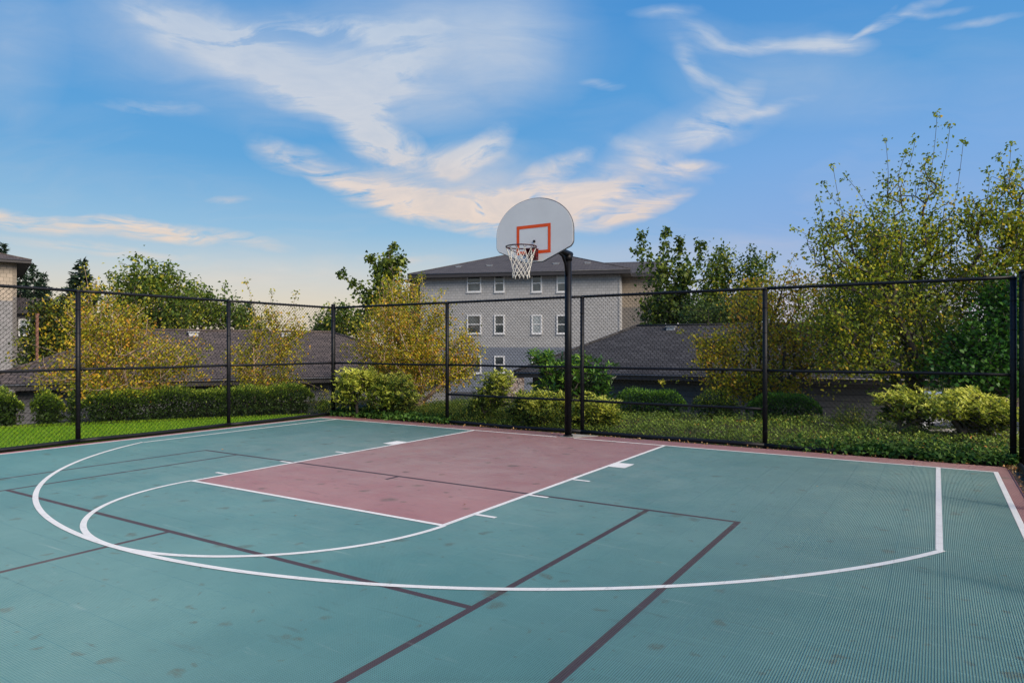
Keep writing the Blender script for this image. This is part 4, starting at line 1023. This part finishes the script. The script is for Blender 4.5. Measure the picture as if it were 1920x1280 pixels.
conifer('fir_tree', 'distant fir partly hidden behind the corner of the beige house', 38, 72, 490, -3, 3.0, L['conifer'], 90)
conifer('fir_tree', 'tallest distant fir top showing over the beige house roof', 4, 78, 456, -3, 3.6, L['conifer'], 90)
conifer('fir_tree', 'short distant fir next to the slim lone fir', 82, 80, 512, -3, 2.6, L['conifer'], 80)
conifer('fir_tree', 'tiny far fir tip behind the slim birch leaders', 596, 90, 606, -4, 3.0, L['conifer'], 70)
conifer('fir_tree', 'dark narrow fir behind the slim birch near the second lawn fence post', 462, 55, 566, -3, 2.6, L['conifer'], 90)

# far wood that closes the horizon
tw = []
ti = []
for k in range(150):
    az = R(-62 + 124 * (k + RNG.uniform(-.4, .4)) / 150); d = RNG.uniform(120, 170); h = RNG.uniform(3.5, 7.5)
    c = np.array([CX, CY]) + FW*d*math.cos(az) + RT*d*math.sin(az); m = 260
    p = RNG.normal(size=(m, 3)) * np.array([3.2, 3.2, h*.32]); p[:, :2] += c; p[:, 2] = np.abs(p[:, 2] + h*.3) - 4.5
    tw.append(p); ti.append(np.full(m, RNG.uniform(.1, .7)) + RNG.normal(size=m)*.15)
V, Fq, tt = leaves(np.concatenate(tw), 1.3, .8, np.concatenate(ti))
o = np_mesh('far_wood', V, Fq, L['dark'], tint=tt); o['kind'] = 'stuff'; o['label'] = 'far wood of mixed trees closing the horizon'; o['category'] = 'wood'

# --- ground cover, ivy, grass, litter
def cover(name, label, n, xf, leaf, size, aspect, tb, seed, cat, tv=.22, up=.6):
    P = xf(n); V, Fq, t = leaves(P, size, aspect, .45 + tb + RNG.normal(size=len(P))*tv + noise3(P, 1.6, seed)*.12, up)
    o = np_mesh(name, V, Fq, leaf, tint=t); o['kind'] = 'stuff'; o['label'] = label; o['category'] = cat; return o
def cov_pts(n):
    x = RNG.uniform(-6.2, 9.5, n); y = YF + .03 + 4.2 * RNG.random(n) ** 1.25
    P = np.stack([x, y, x*0], 1); hgt = .13 + .07*noise3(P, 2.2, 3) + .05*noise3(P, 7, 4)
    hgt *= np.clip((y - YF)/.22 + .25, 0, 1)
    P[:, 2] = terrain_z(x, y) + np.clip(hgt, .02, .4) * RNG.uniform(.45, 1.1, n); return P
cover('ground_cover', 'low olive green creeping ground cover filling the bed behind the baseline fence', 62000, cov_pts, L['cover'], .042, .5, 0, 31, 'ground cover')
def ivy_pts(n):
    k = n // 2
    x1 = RNG.uniform(-6.3, -2.9, k); y1 = .40 + RNG.gamma(2.0, .22, k)
    x2 = np.clip(RNG.normal(5.3, .75, n - k), 3.4, 6.3); y2 = .43 + RNG.gamma(2.0, .26, n - k)
    x = np.concatenate([x1, x2]); y = np.concatenate([y1, y2]); P = np.stack([x, y, x*0], 1)
    P[:, 2] = .02 + np.clip(.085 + .06*noise3(P, 4, 8), .03, .25) * RNG.uniform(.3, 1.1, n) * np.clip((y - .3)/.35, .1, 1); return P
cover('ivy', 'glossy green ivy spilling under the fence onto the red border at both ends', 7500, ivy_pts, L['ivy'], .065, .85, .05, 33, 'ivy')
def fern_pts(n):
    x = RNG.uniform(-4.6, -.4, n); y = YF + .1 + RNG.random(n)*1.6; P = np.stack([x, y, x*0], 1)
    P[:, 2] = np.clip(.30 + .16*noise3(P, 2.5, 41), .05, .55) * RNG.random(n) ** .6 * np.clip((y-YF)/.35+.3, 0, 1); return P
cover('heather', 'taller feathery green heather band behind the baseline fence beside the hoop', 16000, fern_pts, L['green'], .05, .25, .1, 42, 'ground cover', up=-.1)
# grass blades
ng = 60000; gx_ = RNG.uniform(-12.5, -6.33, ng); gy_ = RNG.uniform(-8.5, .3, ng)
edge = -6.75 + (gy_ - .1) * .66
k_ = gx_ > edge - .25; gx_, gy_ = gx_[k_], gy_[k_]; P = np.stack([gx_, gy_, np.full(len(gx_), .004)], 1)
dirs = RNG.normal(size=(len(P), 3))*.35; dirs[:, 2] = 1
V, Fq, t_g = leaves(P, .045, .16, .5 + RNG.normal(size=len(P))*.2 + noise3(P, .9, 51)*.15, 0, dirs)
o = np_mesh('grass', V, Fq, L['grass'], tint=t_g); o['kind'] = 'stuff'; o['label'] = 'short bright green mown grass beyond the side fence'; o['category'] = 'grass'
def litter_pts(n):
    a = np.stack([RNG.normal(6.30, .045, n//3), np.clip(RNG.normal(.38, .12, n//3), -.1, .6), np.full(n//3, .016)], 1)
    b = np.stack([RNG.uniform(6.23, 6.36, n//3), RNG.uniform(-5, .5, n//3), np.full(n//3, .008)], 1)
    c = np.stack([RNG.uniform(-6, 6.2, n - 2*(n//3)), RNG.normal(.47, .035, n - 2*(n//3)), np.full(n - 2*(n//3), .010)], 1)
    d = np.stack([RNG.uniform(-5.8, 6, 9), RNG.uniform(-8, .3, 9), np.full(9, .007)], 1)
    return np.concatenate([a, b, c, d])
cover('fallen_leaves', 'dry brown and orange fallen leaves along the fence foot', 1100, litter_pts, L['litter'], .035, .6, .1, 61, 'fallen leaves', up=1.5)

# ================================================================== LIGHT
sd = -FW*.8 + RT*.8; SUN_AZ = math.atan2(sd[0], sd[1]); SUN_EL = R(34)
sun = bpy.data.lights.new('sun', 'SUN'); sun.energy = 5.0; sun.angle = R(40); sun.color = (1.0, .86, .68)
so = bpy.data.objects.new('sun', sun); C.objects.link(so)
dv = Vector((math.sin(SUN_AZ)*math.cos(SUN_EL), math.cos(SUN_AZ)*math.cos(SUN_EL), math.sin(SUN_EL)))
so.rotation_euler = dv.to_track_quat('Z', 'Y').to_euler(); so.location = (0, 0, 30)

wd = bpy.data.worlds.new('World'); bpy.context.scene.world = wd; wd.use_nodes = True
nt = wd.node_tree; nt.nodes.clear(); n = N(nt)
out = n.node('ShaderNodeOutputWorld'); bg = n.node('ShaderNodeBackground'); nt.links.new(bg.outputs[0], out.inputs[0])
sky = n.node('ShaderNodeTexSky', sky_type='NISHITA'); sky.sun_disc = False; sky.sun_elevation = SUN_EL; sky.sun_rotation = SUN_AZ
sky.air_density = 1.0; sky.dust_density = .6; sky.ozone_density = 2.0
dirv = n.node('ShaderNodeTexCoord').outputs['Generated']
dx, dy, dz = n.sep(dirv)
fwd = n.m('ADD', n.m('MULTIPLY', dx, float(FW[0])), n.m('MULTIPLY', dy, float(FW[1])))
rgt = n.m('ADD', n.m('MULTIPLY', dx, float(RT[0])), n.m('MULTIPLY', dy, float(RT[1])))
az = n.m('ARCTAN2', rgt, fwd); el = n.m('ARCSINE', dz)
# clear-air colour by elevation, blended over the physical sky
elf = n.m('DIVIDE', n.m('MAXIMUM', el, 0.0), R(60))
left = n.ramp(elf, [(0, lin(226, 208, 186)), (.057, lin(224, 212, 192)), (.107, lin(190, 206, 214)), (.157, lin(146, 190, 222)), (.245, lin(98, 166, 219)), (.34, lin(82, 156, 217)), (.5, lin(68, 145, 213)), (1, lin(58, 118, 196))])
right = n.ramp(elf, [(0, lin(206, 200, 212)), (.057, lin(202, 200, 216)), (.107, lin(164, 186, 222)), (.157, lin(138, 176, 226)), (.245, lin(122, 172, 228)), (.34, lin(92, 160, 220)), (.5, lin(68, 140, 212)), (1, lin(58, 118, 196))])
clear = n.mix(n.rng(az, R(-8), R(25), smooth=True), left, right)
phys = n.mix(1.0, sky.outputs[0], (.10, .10, .10, 1), 'MULTIPLY')
air = n.mix(.93, phys, clear)
# clouds: high cirrus, laid out by compass direction and elevation
pl_ = n.m('ADD', n.m('MAXIMUM', dz, 0.0), .16)
cv = n.comb(n.m('DIVIDE', rgt, pl_), n.m('DIVIDE', fwd, pl_), 3.7)
wv = n.node('ShaderNodeTexNoise'); nt.links.new(cv, wv.inputs['Vector']); wv.inputs['Scale'].default_value = 1.1; wv.inputs['Detail'].default_value = 3
ws = n.node('ShaderNodeVectorMath', operation='MULTIPLY_ADD'); nt.links.new(wv.outputs['Color'], ws.inputs[0]); ws.inputs[1].default_value = (.9, .9, .9); nt.links.new(cv, ws.inputs[2])
mpc = n.node('ShaderNodeMapping'); nt.links.new(ws.outputs[0], mpc.inputs[0]); mpc.inputs['Rotation'].default_value = (0, 0, .5); mpc.inputs['Scale'].default_value = (1.0, 2.6, 1)
fib = n.noise(mpc.outputs[0], 3.0, 7, .62, .35)
puff = n.noise(ws.outputs[0], 6.0, 6, .62, 0)
soft = n.noise(ws.outputs[0], 1.6, 2, .5, 0)
# warped lookup for the cloud outlines
wz = n.node('ShaderNodeTexNoise'); nt.links.new(dirv, wz.inputs['Vector']); wz.inputs['Scale'].default_value = 7; wz.inputs['Detail'].default_value = 4; wz.inputs['Roughness'].default_value = .6
wx, wy, _ = n.sep(wz.outputs['Color'])
azw = n.m('ADD', az, n.m('MULTIPLY', n.m('SUBTRACT', wx, .5), .05)); elw = n.m('ADD', el, n.m('MULTIPLY', n.m('SUBTRACT', wy, .5), .034))
CL = [  # px, py, rx, ry, rot (deg, clockwise in view), amount, kind (0 veil, 1 fibrous, 2 puffy)
 (660, 120, 290, 66, -4, .58, 0), (860, 70, 150, 90, 0, .62, 0), (430, 85, 130, 34, 12, .85, 1), (960, 60, 60, 70, 0, .40, 0), (350, 60, 70, 16, 14, .8, 1), (330, 55, 180, 50, 0, .30, 0), (560, 65, 160, 12, -10, .75, 1),
 (720, 130, 80, 30, -25, .85, 1), (640, 62, 120, 14, -5, .8, 1), (590, 185, 66, 24, 8, .85, 2), (672, 218, 50, 34, 30, .95, 2), (730, 275, 46, 24, 15, .85, 2), (600, 160, 200, 36, 10, .45, 0),
 (540, 300, 44, 16, 15, .75, 1), (640, 335, 100, 17, 20, 1.0, 1), (760, 375, 110, 22, 14, 1.1, 1), (900, 395, 110, 25, 4, 1.3, 1), (1060, 385, 120, 26, -4, 1.15, 1), (1190, 398, 66, 11, -16, .95, 1),
 (900, 345, 170, 34, 6, .55, 0), (830, 300, 90, 20, -8, .70, 1), (900, 290, 50, 16, -30, .60, 2), (1045, 312, 50, 12, -22, .85, 1), (1110, 350, 110, 22, -8, .60, 1),
 (1230, 300, 60, 14, 26, .70, 1), (1300, 316, 40, 7, 2, .70, 1), (1200, 280, 90, 22, -28, .42, 0), (1335, 225, 60, 22, -32, .85, 1), (1350, 245, 70, 20, -8, .55, 1), (1420, 215, 60, 7, -6, .5, 1),
 (1330, 70, 44, 9, 30, .6, 1), (1440, 92, 100, 8, 8, .62, 1), (1560, 86, 50, 12, 4, .7, 1), (1290, 110, 11, 40, -30, .5, 1), (1470, 150, 150, 46, 12, .40, 0), (1345, 160, 60, 7, 36, .6, 1), (1290, 62, 60, 20, 10, .3, 0),
 (1700, 24, 60, 6, -10, 1.0, 1), (1640, 42, 34, 4, -22, .8, 1), (1750, 20, 50, 4, 4, .6, 1), (1850, 32, 46, 5, 6, .6, 1), (1250, 25, 40, 6, 3, .5, 1), (1130, 157, 26, 5, 8, .6, 1),
 (110, 424, 150, 11, 0, 1.35, 1), (210, 420, 60, 8, -4, .8, 1), (310, 434, 60, 10, 8, 1.3, 1), (420, 442, 80, 9, 6, .65, 1), (190, 468, 110, 6, 2, .8, 1), (20, 90, 60, 80, 0, .35, 0), (290, 205, 60, 7, -5, .45, 1),
 (430, 372, 26, 5, -5, .45, 1), (520, 520, 260, 26, -3, .36, 0), (760, 484, 50, 6, 0, .55, 1), (280, 570, 90, 10, 0, .5, 0), (1290, 470, 200, 16, 0, .18, 0)]
acc = {0: 0.0, 1: 0.0, 2: 0.0}
azel = n.comb(azw, elw, 0.0)
for px, py, rx, ry, rot, amt, kd in CL:
    a0_ = math.atan((px-960)/F); e0_ = math.atan((V0-py)/F*math.cos(a0_)); ra = rx/F*math.cos(a0_)**2; re = ry/F*math.cos(a0_)
    mp_ = n.node('ShaderNodeMapping', vector_type='TEXTURE'); nt.links.new(azel, mp_.inputs[0])
    mp_.inputs['Location'].default_value = (a0_, e0_, 0); mp_.inputs['Rotation'].default_value = (0, 0, -R(rot)); mp_.inputs['Scale'].default_value = (ra*1.95, re*1.95, 1)
    gr = n.node('ShaderNodeTexGradient', gradient_type='SPHERICAL'); nt.links.new(mp_.outputs[0], gr.inputs[0])
    acc[kd] = n.m('MULTIPLY_ADD', gr.outputs['Fac'], amt * 1.15, acc[kd])
k0 = n.m('MULTIPLY', acc[0], n.rng(n.m('ADD', n.m('MULTIPLY', soft, .3), n.m('MULTIPLY', n.m('ADD', fib, puff), .35)), .34, .68, .42, 1.15))
k1 = n.m('MULTIPLY', acc[1], n.rng(n.m('ADD', n.m('MULTIPLY', fib, .6), n.m('MULTIPLY', puff, .4)), .38, .64, .0, 1.35))
k2 = n.m('MULTIPLY', acc[2], n.rng(puff, .38, .62, .0, 1.5))
bgc = n.m('MULTIPLY', n.rng(n.m('ADD', n.m('MULTIPLY', soft, .6), n.m('MULTIPLY', fib, .4)), .5, .75), .12)
den = n.m('ADD', n.m('ADD', k0, k1), n.m('ADD', k2, bgc), clamp=True)
den = n.m('MULTIPLY', den, n.rng(el, 0, .04))
ccol = n.ramp(elf, [(0, lin(240, 222, 200)), (.17, lin(250, 222, 198)), (.22, lin(246, 224, 206)), (.28, lin(228, 224, 222)), (.42, lin(204, 214, 226)), (1, lin(200, 212, 230))])
ccol = n.mix(n.rng(puff, .4, .65), ccol, n.mix(1.0, ccol, (.86, .90, .96, 1), 'MULTIPLY'))
skyc = n.mix(n.m('MULTIPLY', den, .80), air, ccol)
nt.links.new(skyc, bg.inputs[0]); bg.inputs[1].default_value = 1.0

# ================================================================== CAMERA / RENDER
cam = bpy.data.cameras.new('camera'); co = bpy.data.objects.new('camera', cam); C.objects.link(co)
cam.sensor_width = 36; cam.lens = 36 * F / 1920; cam.clip_end = 3000; cam.clip_start = .05
cam.shift_y = (V0 - 640) / 1920
co.location = (CX, CY, CZ); co.rotation_euler = (math.pi/2, 0, YAW)
sc = bpy.context.scene; sc.camera = co; wd.cycles.sampling_method = 'MANUAL'; wd.cycles.sample_map_resolution = 512
sc.view_settings.view_transform = 'Standard'; sc.view_settings.look = 'None'; sc.view_settings.exposure = 0; sc.view_settings.gamma = 1
sc.render.engine = 'CYCLES'; sc.cycles.use_denoising = True; sc.cycles.max_bounces = 5; sc.cycles.diffuse_bounces = 3; sc.cycles.glossy_bounces = 2
sc.cycles.transmission_bounces = 3; sc.cycles.transparent_max_bounces = 4; sc.cycles.use_adaptive_sampling = True; sc.cycles.adaptive_threshold = .01
